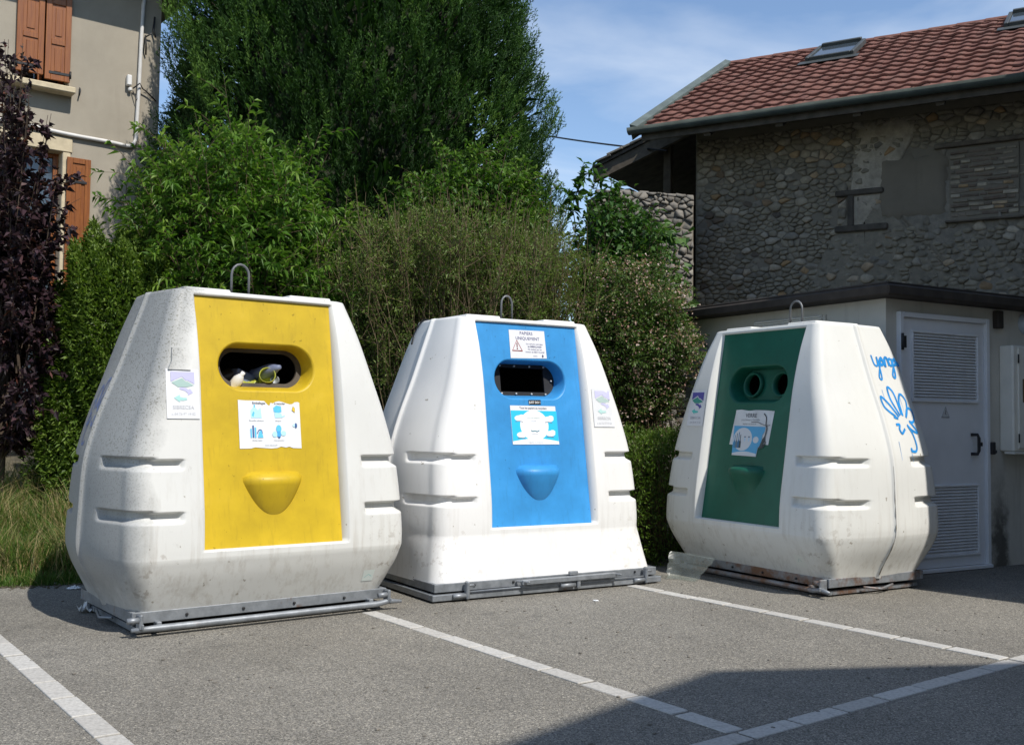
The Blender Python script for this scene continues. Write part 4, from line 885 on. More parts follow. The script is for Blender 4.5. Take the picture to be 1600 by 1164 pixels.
for (ax, ay, bx_, by_) in ((1290, 98, 1330, 62), (1606, 44, 1645, 12)):
    # skylight lower-left / upper-right -> roof coordinates by intersecting the roof plane
    def roofxy(x, y):
        d = ray(x, y); nrm = HF.ey*(-math.sin(R(28)))+Vector((0, 0, math.cos(R(28)))); o_ = HF.w(*rp_(0, 0)); t_ = (o_-C0).dot(nrm)/d.dot(nrm); p = C0+d*t_-HF.o
        return p.dot(HF.ex), (p.dot(HF.ey)+OVH)/math.cos(R(28))
    SKY.append((roofxy(ax, ay), roofxy(bx_, by_)))
skl = []
for (p, q_) in SKY: skl.append((p[0]-.30, p[1], p[0]+.42, p[1]+1.0))
for r_ in range(nrow+1):
    nx = int((XT-xe-.2)/TW)
    for i in range(nx):
        x = xe+.10+(i+.5)*TW; u = r_*TL-.03
        if u+TL*.6 > LS: continue
        if any(a-.02 < x < c+.02 and b_-.08 < u+TL/2 < d_-.02 for a, b_, c, d_ in skl): continue
        tiles.append((x, u))
tiles.sort(key=lambda t_: t_[0]+t_[1]*-.05); th_ = math.atan2(math.sin(R(28)), math.cos(R(28)))
restV = []; restF = []; base = np.array([v.co[:] for v in tme.vertices])
for k, (x, u) in enumerate(tiles):
    p = rp_(x, u, .012); rx = R(28)+random.uniform(-.02, .02); rz = random.uniform(-.03, .03); p = (p[0]+random.uniform(-.008, .008), p[1]+random.uniform(-.012, .006), p[2])
    if k < 300:
        o = link('roof_tile', tme, rf); o.location = p; o.rotation_euler = (rx, 0, rz)
    else:
        m_ = np.array(Matrix.Rotation(rx, 3, 'X')); restF += [[i+len(base)*(k-300) for i in f] for f in F]; restV.append(base@m_.T+np.array(p))
if restV: tag(link('distant_roof_tiles', npmesh('distant_roof_tiles', np.concatenate(restV), restF, 4, M['tile'], True), rf), kind='stuff')
b = MB()
for k in range(int((XT-xe)/.40)):
    x0_ = xe+k*.40; p = rp_(0, LS); n = 8; V = []
    for xx, rr in ((x0_, .085), (x0_+.43, .075)):
        V += [(xx, p[1]+rr*math.cos(math.pi*i/n), p[2]+.0+rr*.7*math.sin(math.pi*i/n)) for i in range(n+1)]
    bb_ = MB(); bb_.add(V, [(i, i+1, n+2+i, n+1+i) for i in range(n)], 0, True); bb_.build('ridge_tile', M['tile'], rf)
b = MB(); n = 8; V = []
for xx in (xe-.03, XT): V += [(xx, -OVH-.075+.075*math.cos(math.pi+math.pi*i/n), EAVE_Z+.01+.085*math.sin(math.pi+math.pi*i/n)) for i in range(n+1)]+[(xx, -OVH-.075+.068*math.cos(2*math.pi-math.pi*i/n), EAVE_Z+.012+.078*math.sin(2*math.pi-math.pi*i/n)) for i in range(n+1)]
b.add(V, [(i, i+1, 2*n+2+i+1, 2*n+2+i) for i in range(2*n+1)]+[tuple(range(2*n+2))], 0, True); b.build('gutter', M['zinc'], hs)
b = MB(); b.box((xe/2+XT/2+.04, -OVH+.02, EAVE_Z-.09), (XT-xe-.16, .03, .12), .004); b.build('fascia_board', M['oldtimber'], hs)
b = MB(); b.add([rp_(xe-.02, -.03, .10), rp_(xe+.08, -.03, .06), rp_(xe+.08, LS, .06), rp_(xe-.02, LS, .10), rp_(xe-.02, -.03, -.12), rp_(xe+.08, -.03, .0), rp_(xe+.08, LS, .0), rp_(xe-.02, LS, -.12), ], [(0, 1, 2, 3), (0, 3, 7, 4), (0, 4, 5, 1), (1, 5, 6, 2), (2, 6, 7, 3), (4, 7, 6, 5)]); fixn(b.build('zinc_verge', M['zinc'], hs))
for k in range(12):
    x = .45+k*.95; b = MB(); b.box((0, 0, 0), (.10, 1.05, .12), .006, Matrix.Rotation(R(28), 3, 'X')); o = b.build('rafter_end', M['oldtimber'], hs); o.location = rp_(x, .50, -.135)
for a, b_, c, d_ in skl:
    sk = MB(); w_ = .055; hgt = .085
    RX = Matrix.Rotation(R(28), 3, 'X')
    for xx in (a+w_/2, c-w_/2): sk.box(rp_(xx, (b_+d_)/2, hgt/2+.03), (w_, d_-b_, hgt), .008, RX)
    sk.box(rp_((a+c)/2, b_+w_/2, hgt/2+.03), (c-a-2*w_-.004, w_, hgt), .008, RX); sk.box(rp_((a+c)/2, d_-w_/2, hgt/2+.045), (c-a-2*w_-.004, w_*1.6, hgt+.03), .008, RX)
    so = sk.build('skylight', M['skyframe'], rf); g = MB(); g.box(rp_((a+c)/2, (b_+d_)/2, .085), (c-a-2*w_-.006, d_-b_-2*w_-.006, .012), .002, RX); g.build('pane', M['glass'], so)
    fl = MB(); fl.box(rp_((a+c)/2, b_-.10, .055), (c-a+.16, .20, .012), .003, RX); fl.build('flashing', M['skyframe'], so)

# ---------------------------------------------------------------- open lean-to barn left of the stone house
BF = Frame(HF.w(0, 1.1, 0), HD)
ba = thing('lean_to_barn', 'dark open lean-to with a low rubble wall left of the stone house', 'barn', BF.o, HD)
bl = lambda x, y: BF.at(x, y, 0)
v0, v1 = bl(945, 292), bl(1086, 222)          # underside of the sloping verge
s_ = (v1[1]-v0[1])/(v1[0]-v0[0]); xl = v0[0]-.02; xr = .0
zl_ = v0[1]+(xl-v0[0])*s_; zr_ = v0[1]+(xr-v0[0])*s_
rub0, rub1 = bl(965, 312), bl(1084, 306); ztop = rub1[1]
b = MB(); b.prism([(xl, zl_), (xr, zr_), (xr, zr_+.20), (xl, zl_+.20)], lambda x, z: (x, -.38, z), lambda x, z: (x, -.30, z)); fixn(b.build('verge_board', M['timber'], ba))
b = MB(); b.prism([(xl, zl_+.205), (xr, zr_+.205), (xr, zr_+.25), (xl, zl_+.25)], lambda x, z: (x, -.42, z), lambda x, z: (x, 4.2, z)); rfb = fixn(b.build('roof', M['oldtimber'], ba))
for k in range(9):
    x = xl+.1+(xr-xl-.2)*(k+.5)/9; b = MB(); b.box((0, 0, 0), ((xr-xl)/9*1.25, .42, .035), .006, Matrix.Rotation(-math.atan(s_)+.05, 3, 'Y')); o = b.build('roof_slab', M['rubble'], rfb); o.location = (x, -.23+random.uniform(-.03, .03), zl_+(x-xl)*s_+.275+random.uniform(-.01, .015))
pw_ = bl(1045, 290)[0]; b = MB(); b.box((pw_, -.02, ztop+.55), (.12, .12, 1.1), .01); b.build('post', M['timber'], ba)
b = MB(); b.box(((xl+xr)/2, 3.6, (ztop+zr_+.2)/2), (xr-xl, .1, zr_+.3-ztop+2.4), .01); b.box((xl+.3, 1.9, zl_-1.3), (.1, 3.3, 2.6), .01); b.build('dark_back_boards', M['oldtimber'], ba)
WF = Frame(PY(1084, 400, 13.55), 12.0); wt = WF.at(1080, 307)[1]; wlft = WF.at(930, 400)[0]
rw = thing('rubble_wall', 'low grey rubble wall in sun ending at the corner of the stone house', 'wall', WF.o, 12.0)
b = MB(); b.box((wlft/2, .22, (wt-.05)/2), (-wlft, .42, wt-.05), .01); b.build('core', M['mortar'], rw)
stone_field(rw, M['rubble'], (wlft, wt-1.2, -.01, wt+.02), .10, 1.35, lambda x, z: True, 21, 200, .01, .004, (.015, .05), nmax=240)
stone_field(rw, M['rubble'], (wlft, .2, -.01, wt-1.2), .19, 1.25, lambda x, z: True, 22, 90, .01, .005, (.015, .05), nmax=90)
for k in range(9):
    b = MB(); b.box((0, 0, 0), (random.uniform(.14, .24), .34, random.uniform(.05, .09)), .02, Matrix.Rotation(random.uniform(-.15, .15), 3, 'Y')); o = b.build('coping_stone', M['rubble'], rw); o.location = (wlft+.1+(-wlft-.2)*(k+.5)/9, .2, wt-.01+random.uniform(-.01, .025))

# ---------------------------------------------------------------- concrete hut with the louvred door
sh = thing('concrete_hut', 'low cream rendered hut with a flat dark roof and louvred door', 'hut', SHED.o, 30.0)
sl_ = lambda x, y, yl=0.: SHED.at(x, y, yl)
SZ = sl_(1387, 470)[1]; ZR = sl_(1384, 441, -.2)[1]; LD = 2.6; LR = 4.2
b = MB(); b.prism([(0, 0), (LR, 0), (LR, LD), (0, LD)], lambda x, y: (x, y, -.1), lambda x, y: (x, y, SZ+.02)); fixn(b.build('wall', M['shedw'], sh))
b = MB(); b.box((LR/2, LD/2, (SZ+.022+ZR)/2), (LR+.36, LD+.36, ZR-SZ-.022), .015); b.box((LR/2, LD/2, ZR+.012), (LR+.30, LD+.30, .022), .006); b.build('flat_roof', M['fascia'], sh)
d0, d1 = sl_(1403, 899), sl_(1543, 887); dt0 = sl_(1403, 490)[1]; dx0, dx1 = d0[0], d1[0]; dt = sl_(1545, 500)[1]; dzb = .02
b = MB()
for xx in (dx0+.02, dx1-.02): b.box((xx, -.012, (dzb+dt)/2), (.045, .06, dt-dzb), .004)
b.box(((dx0+dx1)/2, -.012, dt-.022), (dx1-dx0-.088, .06, .044), .004); b.box(((dx0+dx1)/2, -.006, dzb), (dx1-dx0+.02, .10, .03), .004); b.build('door_frame', M['doorpaint'], sh)
def louv(x0, z0, x1, z1, n, parent, yb_, nm='louvre_panel', mat=None):
    mat = mat or M['slatpaint']
    b = MB(); t_ = .018
    b.box(((x0+x1)/2, yb_-.002, z0-t_/2), (x1-x0+2*t_, .03, t_), .003); b.box(((x0+x1)/2, yb_-.002, z1+t_/2), (x1-x0+2*t_, .03, t_), .003)
    b.box((x0-t_/2, yb_-.002, (z0+z1)/2), (t_, .03, z1-z0-.002), .003); b.box((x1+t_/2, yb_-.002, (z0+z1)/2), (t_, .03, z1-z0-.002), .003)
    b.build(nm, mat, parent); p = (z1-z0)/n; me = None
    for k in range(n):
        if me is None:
            b = MB(); b.box((0, 0, 0), (x1-x0-.004, .034, .007), .002, Matrix.Rotation(R(38), 3, 'X')); o = b.build('slat', mat, parent); me = o.data
        else: o = link('slat', me, parent)
        o.location = ((x0+x1)/2, yb_+.004, z0+(k+.5)*p)
    b = MB(); b.box(((x0+x1)/2, yb_+.026, (z0+z1)/2), (x1-x0, .006, z1-z0), .001); b.build('slat_shade_sheet', M['dark'], parent)  # near-black sheet paints the shade between the slats
lu = sl_(1425, 628)+sl_(1523, 519); ll = sl_(1425, 868)+sl_(1524, 760)
lx0 = sl_(1424, 620)[0]; lx1 = sl_(1523, 600)[0]
uz0, uz1 = sl_(1523, 627)[1], sl_(1523, 527)[1]; lz0, lz1 = sl_(1524, 862)[1], sl_(1524, 759)[1]
b = MB(); fx0, fx1 = dx0+.045, dx1-.045; yd = -.010
for (xa, za, xb, zb2) in ((fx0, dzb+.02, lx0-.018, dt-.047), (lx1+.018, dzb+.02, fx1, dt-.047), (lx0-.018, dzb+.02, lx1+.018, lz0-.018), (lx0-.018, lz1+.018, lx1+.018, uz0-.018), (lx0-.018, uz1+.018, lx1+.018, dt-.047)):
    b.add([(xa, yd, za), (xb, yd, za), (xb, yd, zb2), (xa, yd, zb2)], [(0, 1, 2, 3)])
dr = b.build('door', M['doorpaint'], sh)
louv(lx0, uz0, lx1, uz1, 22, dr, yd-.004); louv(lx0, lz0, lx1, lz1, 22, dr, yd-.004)
hx = sl_(1519, 695)[0]; hz0, hz1 = sl_(1519, 709)[1], sl_(1519, 679)[1]
b = MB(); b.tube([(hx-.03, yd, hz0), (hx, yd-.045, hz0), (hx+.012, yd-.05, hz0+.03), (hx+.012, yd-.05, hz1-.03), (hx, yd-.045, hz1), (hx-.03, yd, hz1)], .014, 8); b.build('handle', M['black'], dr)
kx, kz = sl_(1532, 694); b = MB(); b.box((kx, yd-.003, kz), (.022, .006, .035), .002); b.build('keyhole', M['black'], dr)
for zz_ in (sl_(1403, 534)[1], sl_(1403, 800)[1]):
    b = MB(); b.tube([(dx0+.012, -.05, zz_-.07), (dx0+.012, -.05, zz_+.07)], .012, 8); b.box((dx0+.04, -.046, zz_), (.05, .006, .10), .002); b.build('hinge', M['iron'], dr)
lkx, lkz = sl_(1543, 700); b = MB(); b.box((lkx+.005, -.05, lkz), (.05, .03, .11), .006); b.box((lkx+.01, -.07, lkz-.03), (.03, .02, .03), .004); b.build('padlock', M['iron'], dr)
wx, wz = sl_(1475, 645); b = MB(); tri = [(-.055, -.042), (.055, -.042), (0, .056)]
b.prism(tri, lambda x, z: (wx+x, yd-.001, wz+z), lambda x, z: (wx+x, yd-.004, wz+z)); sg = fixn(b.build('warning_sign', M['paperg'], dr))
P = Print(lambda x, z, e: (wx+x, yd-.0045-e, wz+z)); P.line([(-.05, -.038), (.05, -.038), (0, .05), (-.05, -.038), (.05, -.038)], .006, (.25, .26, .28)); P.poly([(-.004, .03), (.012, .005), (.003, .004), (.010, -.026), (-.012, .0), (-.002, .001)], (.2, .2, .22)); tag(P.build('printing', M['ink'], sg), kind='stuff')
LF = Frame(SHED.o, 120.0)                              # the hut's left face
g0, g1 = LF.at(1180, 512, 0), LF.at(1292, 495, 0)
vg = thing('vent_grille', None, None); bpy.data.objects.remove(vg)
gx0, gx1, gz0, gz1 = min(abs(g0[0]), abs(g1[0])), max(abs(g0[0]), abs(g1[0])), g0[1]-.03, g1[1]+.02
b = MB(); b.box((-.008, (gx0+gx1)/2, (gz0+gz1)/2), (.03, gx1-gx0, gz1-gz0), .004); vgo = b.build('vent_grille', M['shedw'], sh)
for k in range(4):
    b = MB(); b.box((-.03, (gx0+gx1)/2, gz0+(k+.5)*(gz1-gz0)/4), (.03, gx1-gx0-.05, .012), .003, Matrix.Rotation(R(-35), 3, 'Y')); b.build('slat', M['cabinet'], vgo)
bx2, bz2 = sl_(1555, 500); b = MB(); b.box((bx2, -.03, bz2), (.085, .06, .16), .008); o = b.build('alarm_box', M['fascia']); o.parent = None; o.matrix_world = Matrix.Translation(SHED.o) @ Matrix.Rotation(R(30), 4, 'Z'); tag(o, 'small dark box fixed on the hut wall above the louvred door corner', 'wall box')
cx2, cz2 = sl_(1601, 506); cxx0 = sl_(1561, 620)[0]; cz0, cz1 = sl_(1565, 705)[1], sl_(1565, 541)[1]
lm = thing('wall_lamp', 'round grey wall lamp on the hut wall above the meter cabinet', 'lamp', SHED.w(cx2, 0, cz2), 30)
b = MB(); n = 18; V = []
for r_, y in ((.10, 0), (.10, -.03), (.085, -.06), (.05, -.08), (.0, -.085)): V += [(r_*math.cos(2*math.pi*k/n), y, r_*math.sin(2*math.pi*k/n)) for k in range(n)]
b.add(V, [(i*n+k, i*n+(k+1) % n, (i+1)*n+(k+1) % n, (i+1)*n+k) for i in range(4) for k in range(n)], 0, True); b.build('lamp_cover', plain('milky_glass', (.42, .46, .52), .4), lm)
mc = thing('meter_cabinet', 'cream wall cabinet with a brown label right of the louvred door', 'cabinet', SHED.w(cxx0, 0, 0), 30)
cw = .62; b = MB(); b.box((cw/2, -.07, (cz0+cz1)/2), (cw, .14, cz1-cz0), .012); b.build('case', M['cabinet'], mc)
b = MB(); b.box((cw/2+.02, -.148, (cz0+cz1)/2+.005), (cw-.08, .016, cz1-cz0-.05), .004); cd_ = b.build('cabinet_door', M['cabinet'], mc)
for zz_ in (cz0+.12, cz1-.12): b = MB(); b.tube([(.055, -.158, zz_-.04), (.055, -.158, zz_+.04)], .007, 7); b.build('hinge', M['iron'], cd_)
lbx, lbz = .17, (cz0+cz1)/2+.07; b = MB(); b.box((lbx, -.158, lbz), (.115, .004, .21), .001); b.build('brown_label', plain('faded_brown_label', (.17, .12, .06), .7, var=.3), cd_)
b = MB(); b.box((.29, -.158, lbz-.06), (.10, .004, .10), .001); b.build('scuffed_label', plain('scuffed_grey_label', (.30, .28, .24), .7, var=.5, scale=30), cd_)
b = MB(); b.box((cw/2, -.10, cz0-.012), (cw+.01, .10, .02), .003); b.build('sill', M['cabinet'], mc)
b = MB(); b.tube([(dx1+.03, -.01, .05), (dx1+.03, -.01, dt-.1)], .008, 6); b.build('cable', M['pvc'], sh)

# ---------------------------------------------------------------- plastered house at the left
pc = PY(249, 140, 15.0); LH = Frame((pc.x, pc.y, 0), 38.5); lv = lambda x, y, yl=0.: LH.at(x, y, yl)
ph = thing('plastered_house', 'beige roughcast house with brown wooden shutters at the left', 'house', LH.o, 38.5)
zt_ = lv(240, -8)[1]+.12; ex0 = -9.0
w0 = lv(18, 226); w1 = lv(100, 237)                     # lower window opening (top corners)
wu0 = lv(25, 120); wu1 = lv(107, 130)                   # upper window (bottom corners)
LW = (w0[0]-.55, .6, w1[0]-.02, w1[1]-.01)              # x0 z0 x1 z1
UW = (wu0[0]+.02, (wu0[1]+wu1[1])/2-.02, wu1[0]-.02, zt_-.25)
def wall_with_holes(x0, z0, x1, z1, holes, y):
    xs = sorted({x0, x1}|{h[0] for h in holes}|{h[2] for h in holes}); zs = sorted({z0, z1}|{h[1] for h in holes}|{h[3] for h in holes}); b = MB()
    for i in range(len(xs)-1):
        for j in range(len(zs)-1):
            cx_, cz_ = (xs[i]+xs[i+1])/2, (zs[j]+zs[j+1])/2
            if any(h[0] < cx_ < h[2] and h[1] < cz_ < h[3] for h in holes): continue
            b.add([(xs[i], y, zs[j]), (xs[i+1], y, zs[j]), (xs[i+1], y, zs[j+1]), (xs[i], y, zs[j+1])], [(0, 1, 2, 3)])
    return b
b = wall_with_holes(ex0, -.2, 0, zt_, [LW, UW], 0)
b.add([(0, 0, -.2), (0, 7, -.2), (0, 7, zt_), (0, 0, zt_)], [(0, 1, 2, 3)]); b.add([(ex0, 7, -.2), (0, 7, -.2), (0, 7, zt_), (ex0, 7, zt_)], [(3, 2, 1, 0)]); b.add([(ex0, 0, -.2), (ex0, 7, -.2), (ex0, 7, zt_), (ex0, 0, zt_)], [(3, 2, 1, 0)])
b.build('wall', M['plaster'], ph)
for h in (LW, UW):
    b = MB(); dp = .24
    b.add([(h[0], 0, h[1]), (h[0], dp, h[1]), (h[0], dp, h[3]), (h[0], 0, h[3])], [(0, 1, 2, 3)]); b.add([(h[2], 0, h[1]), (h[2], dp, h[1]), (h[2], dp, h[3]), (h[2], 0, h[3])], [(3, 2, 1, 0)])
    b.add([(h[0], 0, h[3]), (h[0], dp, h[3]), (h[2], dp, h[3]), (h[2], 0, h[3])], [(0, 1, 2, 3)]); b.add([(h[0], 0, h[1]), (h[0], dp, h[1]), (h[2], dp, h[1]), (h[2], 0, h[1])], [(3, 2, 1, 0)])
    b.build('reveal', M['sandstone'], ph)
    wn_ = MB(); fw = .07; mid = (h[0]+h[2])/2
    for xx in (h[0]+fw/2, mid, h[2]-fw/2): wn_.box((xx, dp-.04, (h[1]+h[3])/2), (fw, .06, h[3]-h[1]), .006)
    for zz_ in (h[1]+fw/2, h[3]-fw/2, h[1]+(h[3]-h[1])*.62):
        for xa, xb in ((h[0]+fw, mid-fw/2), (mid+fw/2, h[2]-fw)): wn_.box(((xa+xb)/2, dp-.04, zz_), (xb-xa-.003, .05, fw*.8), .006)
    wo_ = wn_.build('window', M['shutter'], ph)
    for xa, xb in ((h[0]+fw, mid-fw/2), (mid+fw/2, h[2]-fw)):
        b = MB(); b.box(((xa+xb)/2, dp-.03, (h[1]+h[3])/2), (xb-xa, .008, h[3]-h[1]-2*fw), .001); b.build('pane', M['glass'], wo_)
    b = MB(); V = []; nx = 40
    for zz_ in (h[1]+.05, h[1]+(h[3]-h[1])*.55):
        for i in range(nx+1): V.append((h[0]+.06+(h[2]-h[0]-.12)*i/nx, dp-.006+.012*math.sin(i*1.3)-.02*0+.03, zz_))
    b.add(V, [(i, i+1, nx+2+i, nx+1+i) for i in range(nx)], 0, True); b.build('curtain', M['curtain'], wo_)
    b = MB(); b.add([(h[0]-.1, dp+.5, h[1]-.1), (h[2]+.1, dp+.5, h[1]-.1), (h[2]+.1, dp+.5, h[3]+.1), (h[0]-.1, dp+.5, h[3]+.1)], [(0, 1, 2, 3)]); b.build('room_shade_sheet', M['dark'], ph)  # near-black sheet painted in for the unlit room behind the panes
def shutter(x0, x1, z0, z1, y, parent, hinge_left, angle=0.):
    """panelled leaf: stiles, rails, recessed panels"""
    wd = x1-x0; root_x = x0 if hinge_left else x1; b = MB(); sg = 1 if hinge_left else -1; st = .075; t_ = .036
    def bx_(a, c, za, zb2, th, yy=0): b.box((sg*(a+c)/2, yy, (za+zb2)/2), (c-a, th, zb2-za), .004)
    H = z1-z0; bx_(0, st, 0, H, t_); bx_(wd-st, wd, 0, H, t_)
    rl = [0, H*.30, H*.64, H-st]
    for r_ in rl: bx_(st+.001, wd-st-.001, r_, r_+st, t_)
    o = b.build('shutter', M['shutter'], parent); o.location = (root_x, y, z0); o.rotation_euler = (0, 0, angle)
    for k in range(3):
        za, zb2 = rl[k]+st, rl[k+1]; pb = MB(); pb.box((sg*wd/2, .004, (za+zb2)/2), (wd-2*st, .014, zb2-za), .002)
        pb.box((sg*wd/2, -.006, (za+zb2)/2), (wd-2*st-.09, .016, zb2-za-.09), .006); pb.build('shutter_panel', M['shutter'], o)
    for zz_ in (H*.06, H*.92):
        pb = MB(); pb.box((sg*wd*.42, -.021, zz_), (wd*.84, .006, .035), .002); pb.tube([(0, -.03, zz_-.05), (0, -.03, zz_+.05)], .014, 7); pb.build('strap_hinge', M['iron'], o)
    return o
s0, s1 = lv(101, 244, -.05), lv(142, 250, -.05)
shutter(w1[0]+.03, s1[0], LW[1]+.05, s1[1]-.01, -.05, ph, True)
u0, u1 = lv(24, 112, -.05), lv(68, 120, -.05); u2 = lv(106, 130, -.05)
b_z = UW[1]-.03
shutter(u0[0], u1[0]-.01, u1[1]+.02, UW[3]+.2, -.05, ph, True); shutter(u1[0]+.01, u2[0]+.02, u2[1]+.0, UW[3]+.2, -.06, ph, False, -.05)
l0, l1 = lv(30, 198), lv(113, 220); lz0_, lz1_ = lv(113, 240)[1], lv(113, 218)[1]
b = MB(); b.box(((LW[0]+l1[0])/2-.1, .035, (lz0_+lz1_)/2), (l1[0]-LW[0]+.2, .12, lz1_-lz0_), .008); b.build('lintel', M['sandstone'], ph)
b = MB(); b.box((w1[0]+.035, .04, (LW[1]+lz0_)/2), (.10, .11, lz0_-LW[1]-.004), .006); b.build('window_jamb', M['sandstone'], ph)
sz = lv(118, 148, -.18)[1]; sx1 = lv(118, 148, -.18)[0]; b = MB(); b.box(((u0[0]+sx1)/2-.15, -.06, sz+.045), (sx1-u0[0]+.3, .30, .085), .012); b.build('window_sill', M['sandstone'], ph)
# conduit
cp = [lv(x, y, -.04) for x, y in ((-60, 178), (0, 187), (40, 195), (105, 210), (165, 221), (196, 228))]
pts = [(x, -.04, z) for x, z in cp]; xb_, zb3 = lv(213, 205, -.04)
pts = spline(pts, 3)+spline([pts[-1], (lv(206, 228, -.04)[0], -.04, lv(206, 228, -.04)[1]), (xb_, -.04, lv(213, 218, -.04)[1]), (xb_, -.04, zb3)], 5)+[(lv(x, y, -.04)[0], -.04, lv(x, y, -.04)[1]) for x, y in ((217, 140), (221, 60), (224, 10), (226, -2))]
b = MB(); b.tube(pts, .028, 8); cdt = b.build('conduit', M['pvc'], ph)
for (x, y) in ((90, 207), (150, 219), (214, 190), (217, 135), (220, 75), (223, 25)):
    q = lv(x, y, -.03); b = MB(); b.box((q[0], -.03, q[1]), (.09, .06, .035), .008, Matrix.Rotation(R(90 if x > 200 else 8), 3, 'Y')); b.build('pipe_clip', M['pvc'], cdt)
q = lv(202, 126, -.06); b = MB(); b.box((q[0], -.05, q[1]), (.065, .08, .15), .01); b.box((q[0]+.02, -.04, q[1]-.12), (.05, .06, .06), .02); b.build('sensor_box', M['whitepaint'], ph)
b = MB(); q0, q1_, q2, q3 = lv(206, 140), lv(214, 137), lv(228, 146), lv(243, 160)
b.tube([(q0[0], -.05, q0[1]), (q1_[0], -.12, q1_[1]+.03), (q1_[0]+.06, -.06, q1_[1]-.02), (q2[0], -.05, q2[1]), (q3[0], -.03, q3[1])], .010, 6); b.tube([(q0[0], -.04, q0[1]-.03), (q0[0]+.05, -.06, q0[1]-.16), (q1_[0]+.03, -.05, q1_[1]-.10)], .008, 6); b.build('loose_cable', M['iron'], ph)
q = lv(226, 72); b = MB(); b.tube([(q[0], -.02, q[1]+.14), (q[0]-.01, -.09, q[1]), (q[0]+.01, -.03, q[1]-.14)], .012, 6); b.tube([(q[0], -.03, q[1]+.12), (q[0]+.08, -.08, q[1]+.18)], .010, 6); b.build('shutter_catch', M['iron'], ph)
q = lv(240, 55); b = MB(); b.tube([(q[0], -.03, q[1]+.25), (q[0]-.02, -.05, q[1]+.05), (q[0]+.01, -.05, q[1]-.05)], .014, 6); b.build('cable_end', M['iron'], ph)
q = lv(124, 145); b = MB(); b.tube([(q[0], -.01, q[1]+.06), (q[0], -.05, q[1]+.02), (q[0]-.015, -.05, q[1]-.06)], .010, 6); b.build('shutter_hook', M['iron'], ph)
q = lv(232, 240); b = MB(); b.box((q[0], -.05, q[1]), (.10, .06, .035), .01); b.box((q[0]+.01, -.08, q[1]-.03), (.035, .05, .06), .01); b.build('white_bracket', M['whitepaint'], ph)
# eaves
b = MB(); b.box((ex0/2-.0, 3.4, zt_+.10), (-ex0+1.0, 7.9, .18), .01); b.build('eaves_slab', M['oldtimber'], ph)
b = MB(); V = [(ex0-.5, -.55, zt_+.20), (.5, -.55, zt_+.20), (.5, 7.35, zt_+.20), (ex0-.5, 7.35, zt_+.20), (ex0+3, 3.4, zt_+2.6), (-3, 3.4, zt_+2.6)]
b.add(V, [(0, 1, 5, 4), (1, 2, 5), (2, 3, 4, 5), (3, 0, 4)]); b.build('tiled_roof', M['tile'], ph)
b = MB(); n = 8; V = []
for xx in (ex0-.5, .52): V += [(xx, -.63+.08*math.cos(math.pi+math.pi*i/n), zt_+.16+.09*math.sin(math.pi+math.pi*i/n)) for i in range(n+1)]
b.add(V, [(i, i+1, n+2+i, n+1+i) for i in range(n)], 0, True); b.build('gutter', M['zinc'], ph)
b = MB(); b.tube([(.10, -.60, zt_+.08), (.10, -.5, zt_-.08), (.12, -.2, zt_-.14), (.2, -.05, zt_-.2)], .04, 8); b.build('downpipe', M['iron'], ph)

# ---------------------------------------------------------------- overhead cable, off-frame neighbours that cast the shade
pa, pb_ = PY(700, 178, 24), HF.w(*((HF.at(1042, 236, 0.4)[0]), .4, HF.at(1042, 236, .4)[1]))
b = MB(); b.tube([pa.lerp(Vector(pb_), k/20)-Vector((0, 0, .25*4*(k/20)*(1-k/20)*.4)) for k in range(21)], .016, 6); tag(b.build('overhead_cable', M['iron']), 'black overhead cable between the cypress and the stone house', 'cable')
def shade_off(h): k = h/math.tan(R(SUN_EL)); return Vector((math.cos(R(SUN_AZ))*k, math.sin(R(SUN_AZ))*k, 0))
def flat_house(name, poly, h, label, mat):
    rt = thing(name, label, 'house', poly[0]); P_ = [q-poly[0] for q in poly]; c = sum(P_, Vector())/len(P_)
    b = MB(); b.prism([((q-c)*.97+c).to_2d() for q in P_], lambda x, y: (x, y, -.05), lambda x, y: (x, y, h-.25)); fixn(b.build('wall', mat, rt))
    b = MB(); b.prism([q.to_2d() for q in P_], lambda x, y: (x, y, h-.25), lambda x, y: (x, y, h)); fixn(b.build('flat_roof', M['fascia'], rt))
    return rt
A1, A2, A3 = G(780, 1164), G(1108, 1048), G(1600, 1035); hA = 7.5; off = shade_off(hA)
e1 = (A2-A1).normalized(); e2 = (A3-A2).normalized(); cA = Vector((A2.x, A2.y, 0))+off
flat_house('neighbouring_house', [cA, cA-e1*10, cA-e1*10+e2*11, cA+e2*11], hA, 'plain rendered house shading the bottom right corner of the car park', M['plaster'])
B1 = Vector((2.85, 8.17, 0)); hB = 7.2; kB = 3.0; sh_ = Vector((math.cos(R(SUN_AZ)), math.sin(R(SUN_AZ)), 0))
cB = B1+sh_*kB
flat_house('tall_side_house', [cB, cB+Vector((6, -.6, 0)), cB+Vector((7, 6, 0)), cB+Vector((1.2, 4.2, 0))], hB, 'tall rendered house shading the louvred door of the hut', M['plaster'])

